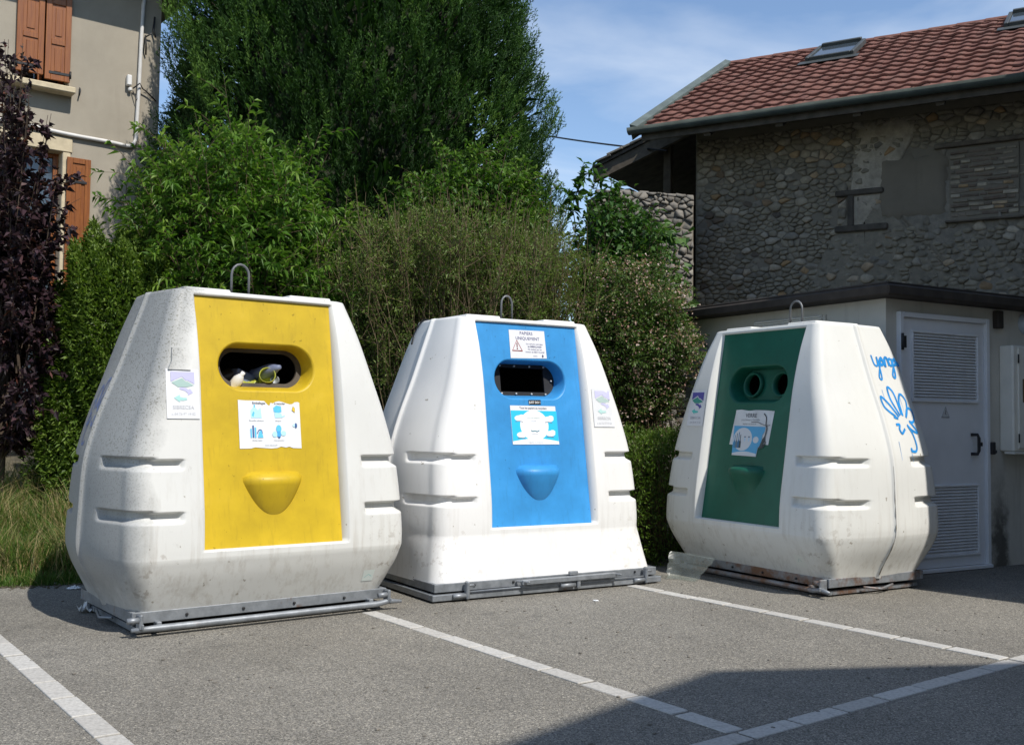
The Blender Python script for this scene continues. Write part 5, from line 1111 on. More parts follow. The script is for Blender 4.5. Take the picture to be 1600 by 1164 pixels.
# ---------------------------------------------------------------- vegetation
def unit(a): return a/np.maximum(np.linalg.norm(a, axis=-1, keepdims=True), 1e-9)
class Foliage:
    """collects leaves (folded diamonds) as arrays"""
    def __init__(s): s.V = []; s.T = []
    def leaves(s, P, D, L, Wd, tint, fold=.25, droop=.15, flat=.35, nrm=None):
        n = len(P)
        if n == 0: return
        D = unit(np.asarray(D, float)); P = np.asarray(P, float); L = np.broadcast_to(L, n)[:, None]; Wd = np.broadcast_to(Wd, n)[:, None]
        up = np.array([0, 0, 1.])+RNG.normal(0, flat, (n, 3)) if nrm is None else nrm+RNG.normal(0, flat, (n, 3))
        S = unit(np.cross(D, up)); Nn = np.cross(S, D)
        mid = P+D*L*.42; tip = P+D*L-np.array([0, 0, 1.])*L*droop
        s.V.append(np.stack([P, mid+S*Wd/2+Nn*Wd*fold*.5, tip, mid-S*Wd/2+Nn*Wd*fold*.5], 1)); s.T.append(np.repeat(np.broadcast_to(tint, n)[:, None], 4, 1))
    def build(s, name, mat, parent, kind='stuff'):
        V = np.concatenate(s.V); n = len(V); base = np.arange(n)[:, None]*4
        F = np.concatenate([base+np.array([0, 1, 2]), base+np.array([0, 2, 3])], 0)
        o = link(name, npmesh(name, V.reshape(-1, 3), F, 3, mat, False, attrs={'tint': np.clip(np.concatenate(s.T).ravel(), 0, 1)}), parent); o['kind'] = kind; return o
class Stems:
    def __init__(s): s.V = []; s.F = []; s.n = 0
    def add(s, pts, r0, r1, k=3):
        pts = np.asarray(pts); m_ = len(pts); t_ = unit(np.gradient(pts, axis=0)); a = unit(np.cross(t_, np.array([.3, .9, .2]))); b_ = np.cross(a, t_); r_ = np.linspace(r0, r1, m_)[:, None]
        ring = np.stack([pts+(a*math.cos(2*math.pi*q/k)+b_*math.sin(2*math.pi*q/k))*r_ for q in range(k)], 1)
        s.V.append(ring.reshape(-1, 3)); i = np.arange(m_-1)[:, None]*k
        for q in range(k): s.F.append(np.concatenate([i+q, i+(q+1) % k, i+k+(q+1) % k, i+k+q], 1)+s.n)
        s.n += m_*k
    def build(s, name, mat, parent, kind=None):
        o = link(name, npmesh(name, np.concatenate(s.V), np.concatenate(s.F), 4, mat, True), parent)
        if kind: o['kind'] = kind
        return o
def bez(p0, p1, p2, n):
    t_ = np.linspace(0, 1, n)[:, None]; return (1-t_)**2*p0+2*t_*(1-t_)*p1+t_**2*p2
def hull_dirs(n, up=.15):
    d = unit(RNG.normal(size=(n, 3))); d[:, 2] = np.abs(d[:, 2])*1.1-up; return unit(d)
def shrub(root, base, cen, rad, shoots, mat, leaf, n_leaf=46, branch=5, start=.3, droop=.25, twig=.12, spread=.55, stem_mat=None, stem_r=.010, arch=.35, dirs=None, tint0=.5, inner=2500, sub_len=.32, nodes_b=12, fol=None, stm=None, crown_name='foliage', raggedness=.12):
    """a shrub: shoots that arch from the base to points spread over the hull cen +- rad, with leafy side twigs"""
    base = np.array(base, float); cen = np.array(cen, float); rad = np.array(rad, float); f = fol or Foliage(); st = stm or Stems(); L0, W0 = leaf
    D = hull_dirs(shoots) if dirs is None else dirs
    for d in D:
        k = RNG.uniform(.55, 1)**.6*(1+RNG.normal(0, raggedness)); tip = cen+rad*d*k; b0 = base+np.array([*RNG.normal(0, spread, 2)*rad[:2]*.5, 0]); b0[2] = base[2]
        ctl = b0*.45+tip*.55; ctl[2] = b0[2]+(tip[2]-b0[2])*(.62+arch*RNG.random()); ctl[:2] = b0[:2]+(tip[:2]-b0[:2])*RNG.uniform(.2, .5)
        pts = bez(b0, ctl, tip, 16); st.add(pts, stem_r, stem_r*.25); tint = tint0+RNG.normal(0, .16)
        def dress(pts, n, scale, tt):
            u = np.sort(RNG.random(n))**.85; idx = u*(len(pts)-1); i = np.minimum(idx.astype(int), len(pts)-2); fr = (idx-i)[:, None]; P = pts[i]*(1-fr)+pts[i+1]*fr; T = unit(pts[i+1]-pts[i])
            side = unit(np.cross(T, RNG.normal(size=(n, 3)))); Dl = unit(T*.65+side*.85+np.array([0, 0, .12]))
            f.leaves(P, Dl, L0*scale*RNG.uniform(.65, 1.2, n), W0*scale*RNG.uniform(.7, 1.2, n), np.clip(tt+RNG.normal(0, .14, n)+.22*(u-.5), 0, 1), droop=droop)
        s0 = int(16*start); dress(pts[s0:], n_leaf, 1, tint)
        for q in range(branch):
            i = RNG.integers(max(3, s0-2), 15); T = unit(pts[min(i+1, 15)]-pts[i]); sd = unit(np.cross(T, RNG.normal(size=3))); ln = sub_len*RNG.uniform(.6, 1.3)*(1.1-.5*i/16)
            e = pts[i]+(T*.75+sd*.8)*ln; c_ = pts[i]+(T*.5+sd*.5+np.array([0, 0, .15]))*ln*.6; bp = bez(pts[i], c_, e-np.array([0, 0, .08*ln]), 7); st.add(bp, stem_r*.4, stem_r*.15); dress(bp, nodes_b, .92, tint+.03)
    if inner:
        d = unit(RNG.normal(size=(inner, 3))); k = RNG.random(inner)**.45*.86; P = cen+rad*d*k[:, None]; P = P[P[:, 2] > base[2]+.05]; n = len(P)
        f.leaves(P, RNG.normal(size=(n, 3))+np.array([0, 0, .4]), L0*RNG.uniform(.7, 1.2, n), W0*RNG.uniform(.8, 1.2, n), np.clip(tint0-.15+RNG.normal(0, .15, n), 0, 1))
    if fol is None: st.build('stems', stem_mat or M['stem'], root, 'stuff'); f.build(crown_name, mat, root)
    return f, st
def gz(x, y): return bank_z(x, y)
def hullpx(x0, x1, y0, y1, Y, dep):      # a hull from its picture rectangle at distance Y
    a, c = PY(x0, (y0+y1)/2, Y), PY(x1, (y0+y1)/2, Y); t_, l = PY((x0+x1)/2, y0, Y), PY((x0+x1)/2, y1, Y)
    return np.array([(a.x+c.x)/2, Y, (t_.z+l.z)/2]), np.array([(c.x-a.x)/2, dep, (t_.z-l.z)/2])

# -- the big cypress behind everything
def cypress():
    Y = 14.3; cx = PY(548, 300, Y).x; cy = Y+.6; root = thing('cypress_tree', 'huge dark green cypress rising out of the picture behind the blue container', 'tree', (0, 0, 0))
    prof = [(.3, 2.35), (2, 2.72), (3.6, 2.90), (4.6, 2.86), (5.6, 2.74), (7, 2.44), (8.5, 2.0), (10, 1.4), (11.5, .7), (12.4, .15)]
    zs = np.array([p[0] for p in prof]); rs = np.array([p[1]*1.035 for p in prof])
    n = 21000; z = RNG.uniform(.3, 12.3, n*3); keep = RNG.random(n*3) < np.interp(z, zs, rs)/2.9; z = z[keep][:n]; n = len(z); ph = RNG.uniform(0, 2*math.pi, n)
    front = np.cos(ph+math.pi/2) > -.35; thin = front | (RNG.random(n) < .2); z, ph = z[thin], ph[thin]; n = len(z)
    # clumps: bulging and sunken masses
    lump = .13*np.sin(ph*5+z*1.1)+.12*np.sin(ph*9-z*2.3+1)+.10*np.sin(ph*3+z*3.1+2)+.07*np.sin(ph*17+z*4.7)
    r = np.interp(z, zs, rs)*(1+.36*lump-.05)*(.88+.12*RNG.random(n)**.6)
    rad = np.stack([np.cos(ph), np.sin(ph), np.zeros(n)], 1); P0 = np.stack([cx+r*np.cos(ph), cy+r*np.sin(ph), z], 1)
    D = unit(rad*RNG.uniform(.30, .65, n)[:, None]+np.array([0, 0, 1.])*RNG.uniform(.7, 1.2, n)[:, None]+RNG.normal(0, .13, (n, 3)))
    Lp = RNG.uniform(.22, .42, n); P0 = P0-D*Lp[:, None]*.55
    side = unit(np.cross(D, rad+RNG.normal(0, .5, (n, 3)))); third = np.cross(D, side)
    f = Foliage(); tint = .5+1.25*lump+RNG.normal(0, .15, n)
    m_ = 6
    for k in range(m_):
        u = (k+.6)/m_
        for sgn in (-1, 1):
            ang = R(30)+RNG.normal(0, .2, n); tw = RNG.normal(0, .5, n)[:, None]
            node = P0+D*(Lp*u)[:, None]; node = node-np.array([0, 0, 1.])*(Lp*.10*u*u)[:, None]
            bd = unit(D*np.cos(ang)[:, None]+sgn*(side*np.cos(tw)+third*np.sin(tw))*np.sin(ang)[:, None]); bl_ = (.068*(1-.5*u)+.026)*RNG.uniform(.7, 1.2, n)
            for j in range(3):
                d2 = unit(bd+RNG.normal(0, .30, (n, 3))) if j else bd
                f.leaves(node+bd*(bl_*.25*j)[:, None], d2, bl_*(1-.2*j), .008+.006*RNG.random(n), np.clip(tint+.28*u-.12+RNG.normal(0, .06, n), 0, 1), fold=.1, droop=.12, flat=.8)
    f.leaves(P0+D*(Lp*.9)[:, None], D, Lp*.20, .009, np.clip(tint+.25, 0, 1), droop=.1)
    f.build('crown', M['cypress'], root)
    st = Stems(); st.add(np.array([[cx, cy, -.2], [cx+.03, cy, 4], [cx, cy, 12.2]]), .26, .03, 10); o = st.build('trunk', M['bark'], root)
    st = Stems()
    for k in range(190):
        a = RNG.uniform(0, 2*math.pi); zz = RNG.uniform(.5, 11); rr = np.interp(zz, zs, rs)*.85; p = np.array([cx, cy, zz]); e = p+np.array([math.cos(a)*rr, math.sin(a)*rr, rr*.5]); st.add(bez(p, p*.5+e*.5-np.array([0, 0, .15]), e, 6), .03, .006)
    st.build('limbs', M['bark'], root, 'stuff')
    V = []; nu, nv = 40, 30                         # added opaque dark hull: blocks daylight, paints the crown's inside as shade
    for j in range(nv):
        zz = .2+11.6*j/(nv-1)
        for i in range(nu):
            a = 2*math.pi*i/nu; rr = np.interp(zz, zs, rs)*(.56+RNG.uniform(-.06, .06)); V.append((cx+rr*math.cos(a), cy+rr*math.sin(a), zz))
    o = link('added_crown_core', npmesh('added_crown_core', V, [(j*nu+i, j*nu+(i+1) % nu, (j+1)*nu+(i+1) % nu, (j+1)*nu+i) for j in range(nv-1) for i in range(nu)], 4, M['crowncore'], False), root); o['kind'] = 'stuff'
    # dense inner sprays so that no daylight passes through the heart of the crown
    n = 30000; z = RNG.uniform(.3, 12, n); a = RNG.uniform(0, 2*math.pi, n); rr = np.interp(z, zs, rs)*(.60+.27*RNG.random(n)); g = Foliage()
    g.leaves(np.stack([cx+rr*np.cos(a), cy+rr*np.sin(a), z], 1), np.stack([np.cos(a), np.sin(a), np.full(n, 1.)], 1)+RNG.normal(0, .4, (n, 3)), RNG.uniform(.18, .36, n), RNG.uniform(.05, .10, n), RNG.uniform(0, .35, n)); g.build('inner_sprays', M['cypress'], root)
cypress()

# -- bright lance-leaved shrub behind the yellow container
c_, r_ = hullpx(172, 552, 175, 640, 9.9, 1.0); c_[2] = max(c_[2], r_[2]+.1)
root = thing('lance_leaf_shrub', 'bright green bushy shrub with narrow pointed leaves behind the yellow container', 'shrub', (0, 0, 0))
D = hull_dirs(330, .25); D = D[D[:, 1] < .75]
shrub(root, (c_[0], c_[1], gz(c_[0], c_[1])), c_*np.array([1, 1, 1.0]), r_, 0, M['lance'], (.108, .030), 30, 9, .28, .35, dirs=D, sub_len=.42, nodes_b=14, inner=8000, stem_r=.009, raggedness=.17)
# -- second, greener shrub of the same kind behind the blue container
c_, r_ = hullpx(575, 900, 222, 640, 10.9, .9)
root = thing('lance_leaf_shrub', 'mid green leafy shrub behind the blue container and in front of the cypress', 'shrub', (0, 0, 0))
D = hull_dirs(300, .15); D[:90] = unit(D[:90]*np.array([1, .5, .5])+np.array([0, 0, .9])); D = D[D[:, 1] < .7]
shrub(root, (c_[0], c_[1], gz(c_[0], c_[1])), c_, r_, 0, M['lance2'], (.092, .032), 30, 8, .3, .35, dirs=D, sub_len=.34, nodes_b=11, inner=7000, stem_r=.009)
# -- fine twiggy bush, brown below
c_, r_ = hullpx(548, 905, 298, 680, 10.0, .7)
root = thing('twiggy_bush', 'fine twiggy olive bush browning at the bottom, above the blue container', 'bush', (0, 0, 0))
st = Stems(); f = Foliage(); n = 420
for k in range(n):
    x = c_[0]+RNG.uniform(-1, 1)*r_[0]*.9; y = c_[1]+RNG.uniform(-.6, .6); b0 = np.array([c_[0]+(x-c_[0])*.55+RNG.normal(0, .12), y+.1, gz(x, y)-.02]); u = (x-c_[0])/r_[0]
    top = c_[2]+r_[2]*(1-.45*u*u)*(.45+.50*RNG.random()**.8)*(1+.10*math.sin(x*5.3)+.08*math.sin(x*11.7)); e = np.array([x+RNG.normal(0, .22), y-.12+RNG.normal(0, .15), top]); mid = b0*.5+e*.5+RNG.normal(0, .2, 3); pts = bez(b0, mid, e, 11); pts[1:-1] += RNG.normal(0, .022, (9, 3)); st.add(pts, .0075, .0018)
    for q in range(22):
        i = RNG.integers(2, 10); d = unit(unit(pts[i+1]-pts[i])*.75+RNG.normal(0, .62, 3)+np.array([0, 0, .15])); ln = RNG.uniform(.10, .30); bp = bez(pts[i], pts[i]+d*ln*.5+RNG.normal(0, .02, 3), pts[i]+d*ln+np.array([0, 0, .05]), 4); st.add(bp, .0032, .0012)
        hgt = (pts[i][2]-c_[2])/r_[2]+.35*math.sin(x*4.1)+.2*math.sin(x*9+1)
        if hgt > RNG.uniform(-1.0, -.1):
            m_ = 20; t_ = RNG.random(m_)[:, None]; P = bp[0]*(1-t_)+bp[-1]*t_+RNG.normal(0, .018, (m_, 3)); f.leaves(P, d+RNG.normal(0, .7, (m_, 3)), RNG.uniform(.025, .05, m_), RNG.uniform(.009, .016, m_), np.clip(.45+RNG.normal(0, .2, m_)+.2*hgt, 0, 1))
st.build('stems', M['twig'], root, 'stuff'); f.build('foliage', M['olive'], root)
# -- mixed green shrub at the right with a tall shoot
c_, r_ = hullpx(868, 1052, 285, 600, 11.4, .7)
root = thing('broad_leaf_shrub', 'green broad leaved shrub with a tall shoot beside the rubble wall', 'shrub', (0, 0, 0))
D = hull_dirs(130, .2)
f, st = shrub(root, (c_[0], c_[1], gz(c_[0], c_[1])), c_, r_, 0, M['vine'], (.085, .05), 24, 7, .3, .3, dirs=D, sub_len=.28, nodes_b=8, inner=4500, fol=Foliage(), stm=Stems())
for (bx0, by0, tx, ty) in ((905, 330, 912, 255), (890, 340, 925, 262), (940, 330, 965, 292), (900, 360, 888, 300), (930, 330, 935, 275)):
    p0, p1 = np.array(PY(bx0, by0, 11.4)), np.array(PY(tx, ty, 11.4)); pts = bez(p0, (p0+p1)/2+RNG.normal(0, .05, 3), p1, 10); st.add(pts, .008, .003)
    for i in range(3, 10):
        for q in range(4): f.leaves(pts[i][None], RNG.normal(0, 1, (1, 3))+np.array([0, -.2, .25]), .13, .06, np.array([RNG.uniform(.1, .7)]), droop=.2)
st.build('stems', M['stem'], root, 'stuff'); f.build('foliage', M['vine'], root)
# -- vine with large leaves at the corner of the house
root = thing('climbing_vine', 'light green broad leaved vine against the dark wall left of the stone house', 'vine', (0, 0, 0)); f = Foliage(); st = Stems()
for (xa, ya, xb, yb2) in ((1010, 470, 1060, 345), (1020, 480, 1072, 410), (1030, 500, 1080, 440), (1000, 440, 1040, 350), (1040, 520, 1088, 480), (1010, 400, 1075, 372)):
    p0, p1 = np.array(PY(xa, ya, 12.0)), np.array(PY(xb, yb2, 12.1)); pts = bez(p0, (p0+p1)/2+np.array([-.1, 0, .12]), p1, 12); st.add(pts, .008, .003)
    m_ = 46; t_ = RNG.random(m_)*11; i = np.minimum(t_.astype(int), 10); P = pts[i]+RNG.normal(0, .07, (m_, 3)); f.leaves(P, RNG.normal(0, 1, (m_, 3))+np.array([0, -.5, -.2]), RNG.uniform(.09, .15, m_), RNG.uniform(.08, .13, m_), RNG.uniform(.2, 1, m_), fold=.15, droop=.3, flat=.6, nrm=np.array([.3, -.8, .5]))
st.build('stems', M['stem'], root, 'stuff'); f.build('foliage', M['vine'], root)
# -- pink flowering bush right of the blue container
c_, r_ = hullpx(872, 1096, 388, 690, 10.3, .75)
root = thing('pink_flowering_bush', 'loose bush with small pale pink flowers between the blue and green containers', 'bush', (0, 0, 0))
D = hull_dirs(260, .3)
f, st = shrub(root, (c_[0], c_[1]+.2, gz(c_[0], c_[1])), c_, r_, 0, M['abelia'], (.038, .020), 30, 12, .25, .4, dirs=D, sub_len=.30, nodes_b=16, inner=9000, stem_r=.006, arch=.5, fol=Foliage(), stm=Stems())
fl = Foliage(); V = np.concatenate(f.V)[:, 0]; out_ = ((V-c_)/r_); k = np.linalg.norm(out_, axis=1); V = V[(k > .62) & (V[:, 1] < c_[1]+.2)]
cl = V[RNG.choice(len(V), 230)]
for q in range(32):
    P = cl+RNG.normal(0, .06, cl.shape); n = len(P); dd = unit(RNG.normal(0, 1, (n, 3))+np.array([.2, -.5, .3]))
    fl.leaves(P, dd, RNG.uniform(.02, .036, n), RNG.uniform(.015, .026, n), RNG.uniform(0, 1, n), fold=.4, droop=0)
st.build('stems', M['stem'], root, 'stuff'); f.build('foliage', M['abelia'], root); fl.build('blossoms', M['petal'], root)
# -- hedges
def hedge(name, label, cat, cen, rad, n, mat, leaf, tint0=.5, box=2.6, lump=.10, rot=0., twigs=160):
    root = thing(name, label, cat, (0, 0, 0)); d = unit(RNG.normal(size=(n, 3)))
    ax = np.abs(d)**box; s_ = 1/np.maximum(ax.sum(1), 1e-6)**(1/box); d = d*s_[:, None]            # superellipsoid
    l_ = 1+lump*(np.sin(d[:, 0]*7+d[:, 2]*5)+np.sin(d[:, 1]*9-d[:, 2]*6+1)+np.sin(d[:, 0]*15+d[:, 1]*4+d[:, 2]*13))*.6
    k = (1-.38*RNG.random(n)**2.2)*l_; ca, sa = math.cos(rot), math.sin(rot); Q = d*rad*k[:, None]
    P = np.stack([cen[0]+Q[:, 0]*ca-Q[:, 1]*sa, cen[1]+Q[:, 0]*sa+Q[:, 1]*ca, cen[2]+Q[:, 2]], 1); nn = unit(np.stack([d[:, 0]*ca-d[:, 1]*sa, d[:, 0]*sa+d[:, 1]*ca, d[:, 2]], 1))
    ok = P[:, 2] > -.02; P, nn, k = P[ok], nn[ok], k[ok]; n = len(P); f = Foliage()
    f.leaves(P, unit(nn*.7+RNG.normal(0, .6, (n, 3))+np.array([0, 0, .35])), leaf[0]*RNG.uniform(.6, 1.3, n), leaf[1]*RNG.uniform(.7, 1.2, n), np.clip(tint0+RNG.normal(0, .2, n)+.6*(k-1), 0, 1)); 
    st = Stems(); 
    for q in range(twigs):
        i = RNG.integers(0, n); e = P[i]; b0 = np.array([cen[0], cen[1], 0])*.6+np.array([e[0], e[1], 0])*.4; b0[2] = max(-.02, gz(b0[0], b0[1])-.05); st.add(bez(b0, (b0+e)/2+RNG.normal(0, .08, 3), e, 7), .008, .002)
    st.build('stems', M['stem'], root, 'stuff'); f.build('foliage', mat, root); return root
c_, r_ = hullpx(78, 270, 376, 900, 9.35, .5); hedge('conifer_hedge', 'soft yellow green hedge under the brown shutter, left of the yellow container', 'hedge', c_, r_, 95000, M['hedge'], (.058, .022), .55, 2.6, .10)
c_, r_ = hullpx(50, 150, 640, 900, 9.2, .3); hedge('low_hedge_plant', 'low dark leafy clump beside the long grass at the far left', 'hedge', c_, r_, 7000, M['hedge'], (.05, .022), .35, 2.2, .16)
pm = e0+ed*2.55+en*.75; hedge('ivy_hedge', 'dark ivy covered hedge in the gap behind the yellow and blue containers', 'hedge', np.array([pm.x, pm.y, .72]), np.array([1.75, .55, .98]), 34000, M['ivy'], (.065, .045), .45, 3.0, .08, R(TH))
pm = Vector((PY(1030, 700, 9.7).x+.05, 9.75, 0)); c_ = np.array([pm.x, pm.y, .46]); hedge('clipped_hedge', 'low green hedge in the gap between the blue and green containers', 'hedge', c_, np.array([1.0, .42, .70]), 30000, M['hedge'], (.045, .014), .42, 3.0, .08, R(TH))
# -- purple plum tree at the left edge
root = thing('purple_plum_tree', 'purple leaved plum tree at the left edge of the picture before the house', 'tree', (0, 0, 0))
f = Foliage(); st = Stems(); Yp = 8.9
tr0 = np.array(PY(-6, 790, Yp)); tr0[2] = 0; tr1 = np.array(PY(10, 560, Yp)); st.add(bez(tr0, (tr0+tr1)/2, tr1, 6), .05, .03, 8)
tips = [(tx_*.86-3 if tx_ > 40 else tx_, ty_) for tx_, ty_ in [(38, 75), (60, 130), (100, 178), (20, 150), (85, 230), (108, 262), (5, 205), (50, 250), (92, 330), (112, 352), (60, 340), (20, 330), (96, 410), (70, 430), (30, 420), (86, 500), (50, 520), (10, 520), (70, 590), (30, 610), (60, 660), (10, 680), (-40, 180), (-50, 320), (-40, 450), (-60, 560), (-30, 640), (40, 190), (75, 290), (30, 270), (5, 110), (100, 460), (90, 560), (48, 395), (24, 470), (66, 480), (80, 380), (5, 380), (15, 250), (10, 62), (26, 96), (14, 122), (46, 112), (34, 142), (2, 90), (58, 165)]]
for rep in range(2):
    for (tx, ty) in tips:
        if rep and ty < 240: 
            if rep > 1: continue
        Yt = Yp+RNG.uniform(-.45, .6); e = np.array(PY(tx+RNG.normal(0, 7)*(rep > 0)-3, ty+RNG.normal(0, 9)*(rep > 0), Yt)); b0 = tr1+RNG.normal(0, .08, 3)-np.array([0, 0, RNG.uniform(0, .5)]); 
        if ty > 560: b0 = tr0*.5+tr1*.5
        c1 = b0*.5+e*.5; c1[2] = b0[2]+(e[2]-b0[2])*.45; pts = bez(b0, c1, e, 14); st.add(pts, .011, .003, 4)
        for q in range(10 if ty > 230 else 5):
            i = RNG.integers(6, 13); d = unit(unit(pts[i+1]-pts[i])+RNG.normal(0, .75, 3)); ln = RNG.uniform(.12, .30); bp = bez(pts[i], pts[i]+d*ln*.5, pts[i]+d*ln, 5); st.add(bp, .004, .0015)
            m_ = 14; t_ = RNG.random(m_)*3.99; j = t_.astype(int); P = bp[j]+(bp[j+1]-bp[j])*(t_-j)[:, None]; f.leaves(P, d+RNG.normal(0, .8, (m_, 3)), RNG.uniform(.055, .09, m_), RNG.uniform(.036, .056, m_), RNG.uniform(.1, .97, m_)**1.3, droop=.3, flat=.6)
        m_ = 20; t_ = 7+RNG.random(m_)*5.99; j = t_.astype(int); P = pts[j]+(pts[j+1]-pts[j])*(t_-j)[:, None]; f.leaves(P, unit(pts[j+1]-pts[j])+RNG.normal(0, .8, (m_, 3)), RNG.uniform(.05, .08, m_), RNG.uniform(.028, .045, m_), RNG.uniform(.1, 1, m_), droop=.35, flat=.6)
st.build('trunk_and_limbs', M['bark'], root, 'stuff'); f.build('crown', M['plum'], root)
# -- long grass on the bank
def grass(name, n, region, hmin, hmax, dry, mat, width=.006, lean=.35, zoff=0.):
    P = []
    while len(P) < n:
        x, y = region()
        P.append((x, y, bank_z(x, y)-.01+zoff))
    P = np.array(P); n = len(P); cl = .5+.5*np.sin(P[:, 0]*5+1.7*np.sin(P[:, 1]*4))*np.sin(P[:, 1]*6.1+P[:, 0]*2); h = RNG.uniform(hmin, hmax, n)*(.55+.6*cl); ln = RNG.normal(0, lean, (n, 2)); wd = width*RNG.uniform(.7, 1.4, n)
    a = RNG.uniform(0, math.pi, n); S = np.stack([np.cos(a), np.sin(a), np.zeros(n)], 1)*wd[:, None]/2; V = []
    for k, (u, w_) in enumerate(((0, 1), (.4, .9), (.75, .6), (1, .12))):
        c = P+np.stack([ln[:, 0]*h*u**2, ln[:, 1]*h*u**2, h*u*(1-.22*u*np.linalg.norm(ln, axis=1))], 1); V += [c-S*w_, c+S*w_]
    V = np.stack(V, 1); b_ = np.arange(n)[:, None]*8; F = np.concatenate([b_+np.array([2*k, 2*k+1, 2*k+3, 2*k+2]) for k in range(3)]); tint = np.clip(np.where(RNG.random(n) < dry*(.4+1.1*cl), RNG.uniform(.66, 1, n), RNG.uniform(0, .58, n)), 0, 1)
    o = link(name, npmesh(name, V.reshape(-1, 3), F, 4, mat, False, attrs={'tint': np.repeat(tint, 8)})); return o
edl = (eR-eL).normalized(); enl = Vector((-edl.y, edl.x, 0))
def regL():
    d_ = abs(random.gauss(0, 1))*.9 if random.random() < .6 else random.uniform(.0, 2.0); d_ = .12+min(d_, 2.0); t_ = random.uniform(-2.6, .55); q = e0+edl*t_+enl*d_+enl*random.uniform(-.03, .05); return q.x, q.y
tag(grass('long_grass', 42000, regL, .16, .60, .48, M['grass'], .0065), 'long dry and green grass on the bank at the left edge', 'grass', None, 'stuff')
def regS():
    t_ = random.uniform(-3.0, .7); d_ = abs(random.gauss(0, .22)); q = e0+edl*t_+enl*(d_-.05); return q.x, q.y
tag(grass('short_grass', 16000, regS, .05, .18, .12, M['grass'], .006), 'short green grass along the edge of the asphalt', 'grass', None, 'stuff')
def regR():
    p = PY(random.uniform(965, 1110), 640, random.uniform(10.0, 11.4)); return p.x, p.y
tag(grass('rough_grass', 7000, regR, .25, .6, .35, M['grass'], .006, zoff=.35), 'rough grass under the pink flowering bush', 'grass', None, 'stuff')
# -- loose stones on the little bank by the green container
for (px_, py_, s_, l_) in ((1036, 610, .22, 'rounded pale stone in the middle of the bank beside the green container'), (1062, 598, .24, 'largest pale stone on the bank, nearest the green container'), (1048, 578, .15, 'smallest pale stone at the top of the bank under the pink bush'), (1016, 606, .17, 'pale stone at the left end of the kerb under the pink bush')):
    p = PY(px_, py_, 10.75); b = MB(); n = 9; V = []; 
    for j in range(5):
        for i in range(n):
            a = 2*math.pi*i/n; f_ = math.pi*j/4-math.pi/2; k = 1+random.uniform(-.14, .14); V.append((s_*.6*k*math.cos(f_)*math.cos(a), s_*.5*k*math.cos(f_)*math.sin(a), s_*.42*k*math.sin(f_)))
    b.add(V, [(j*n+i, j*n+(i+1) % n, (j+1)*n+(i+1) % n, (j+1)*n+i) for j in range(4) for i in range(n)]); o = b.build('field_stone', M['rubble']); o.location = p; o.rotation_euler = (random.uniform(-.3, .3), random.uniform(-.3, .3), random.uniform(0, 3)); tag(o, l_, 'stone', 'loose stones on the bank by the green container')
b = MB(); p0, p1 = PY(1000, 628, 10.55), PY(1100, 624, 10.75); b.box((0, 0, 0), ((p1-p0).length, .18, .12), .02); o = b.build('stone_kerb', M['sandstone']); o.location = (p0+p1)/2-Vector((0, 0, .03)); o.rotation_euler = (0, 0, math.atan2(p1.y-p0.y, p1.x-p0.x)); tag(o, 'flat pale kerb stone under the loose stones by the green container', 'kerb stone')

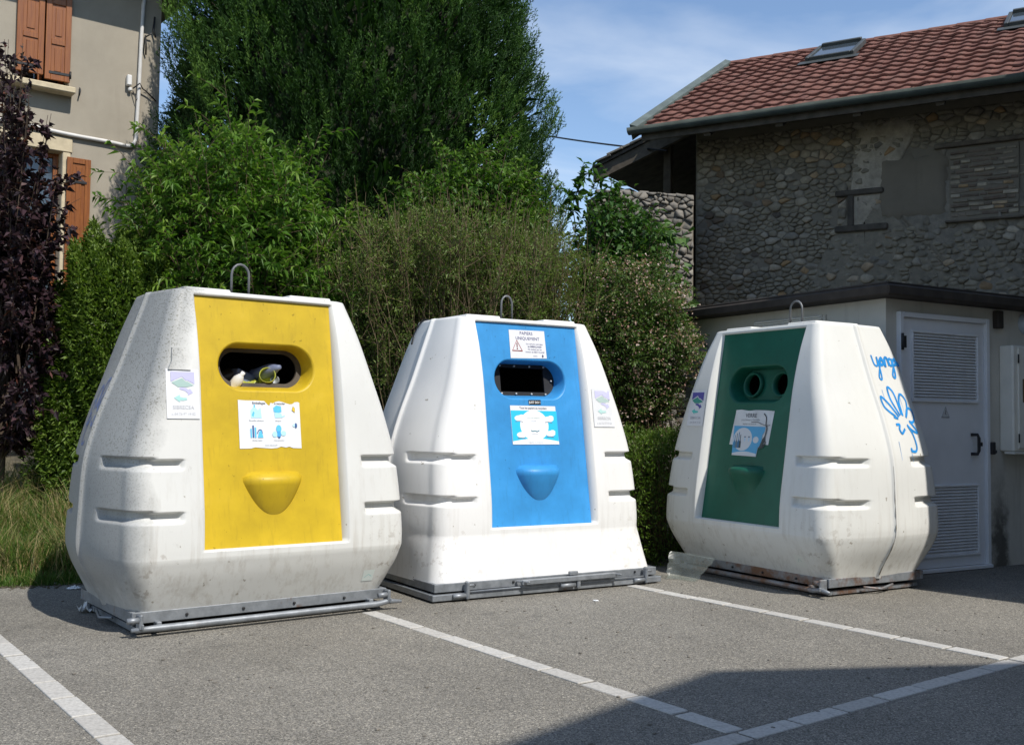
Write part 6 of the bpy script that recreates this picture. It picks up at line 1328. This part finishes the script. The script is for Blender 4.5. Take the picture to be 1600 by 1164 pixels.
# ---------------------------------------------------------------- litter
def crumple(name, loc, size, mat, label, cat, flat=.5, seed=1):
    rnd = np.random.default_rng(seed); nu, nv = 12, 10; V = []
    for j in range(nv):
        for i in range(nu):
            u, v = i/(nu-1)-.5, j/(nv-1)-.5; V.append((u*size+rnd.normal(0, size*.05), v*size*.8+rnd.normal(0, size*.05), abs(rnd.normal(.3, .25))*size*flat*(1-1.2*max(abs(u), abs(v)))))
    o = link(name, npmesh(name, V, [(j*nu+i, j*nu+i+1, (j+1)*nu+i+1, (j+1)*nu+i) for j in range(nv-1) for i in range(nu-1)], 4, mat, False)); o.location = loc; return tag(o, label, cat)
p = G(153, 955); crumple('crumpled_paper', (p.x, p.y, .004), .20, M['paperg'], 'crumpled grey paper against the left foot of the yellow container', 'litter', .9, 4)
for (x, y, s_, l, sd) in ((87, 913, .07, 'small white scrap where the grass meets the asphalt', 2), (116, 920, .08, 'pale scrap in the shadow beside the yellow container', 3), (931, 939, .035, 'tiny white scrap on the asphalt before the blue container', 5)):
    p = G(x, y); crumple('litter_scrap', (p.x, p.y, .003), s_, M['paper'], l, 'litter', .5, sd)
# clear plastic sheet leaning on the green container's left foot
P3 = [G(1042, 905), G(1086, 908), PY(1118, 872, G(1086, 908).y+.05), PY(1046, 862, G(1042, 905).y+.12)]
V = []; n = 8
for j in range(n+1):
    for i in range(n+1):
        u, v = i/n, j/n; q = (P3[0]*(1-u)+P3[1]*u)*(1-v)+(P3[3]*(1-u)+P3[2]*u)*v; V.append((q.x+random.uniform(-.008, .008), q.y+random.uniform(-.02, .02)+.04*math.sin(u*5), q.z+.006))
o = link('plastic_sheet', npmesh('plastic_sheet', V, [(j*(n+1)+i, j*(n+1)+i+1, (j+1)*(n+1)+i+1, (j+1)*(n+1)+i) for j in range(n) for i in range(n)], 4, M['poly'], True)); tag(o, 'clear plastic sheet leaning at the left foot of the green container', 'plastic sheet')
# small stones and twigs lying on the asphalt
b = MB()
for k in range(420):
    x, y = random.uniform(-3.2, 4.2), random.uniform(3.9, 9.2); s_ = random.choice((.004, .005, .006, .009)); b.box((x, y, s_*.4), (s_*2, s_*1.5, s_), s_*.3, Matrix.Rotation(random.uniform(0, 3), 3, 'Z'))
tag(b.build('loose_grit', M['rubble']), kind='stuff')
b = MB()
for k in range(1500):
    t_ = random.uniform(-3.2, .9); d_ = random.gauss(.0, .07); q = e0+edl*t_+enl*d_; s_ = random.choice((.005, .007, .010, .014)); b.box((q.x, q.y, max(bank_z(q.x, q.y), 0)+s_*.3), (s_*2, s_*1.6, s_), s_*.3, Matrix.Rotation(random.uniform(0, 3), 3, 'Z'))
tag(b.build('soil_crumbs', M['earth']), kind='stuff')
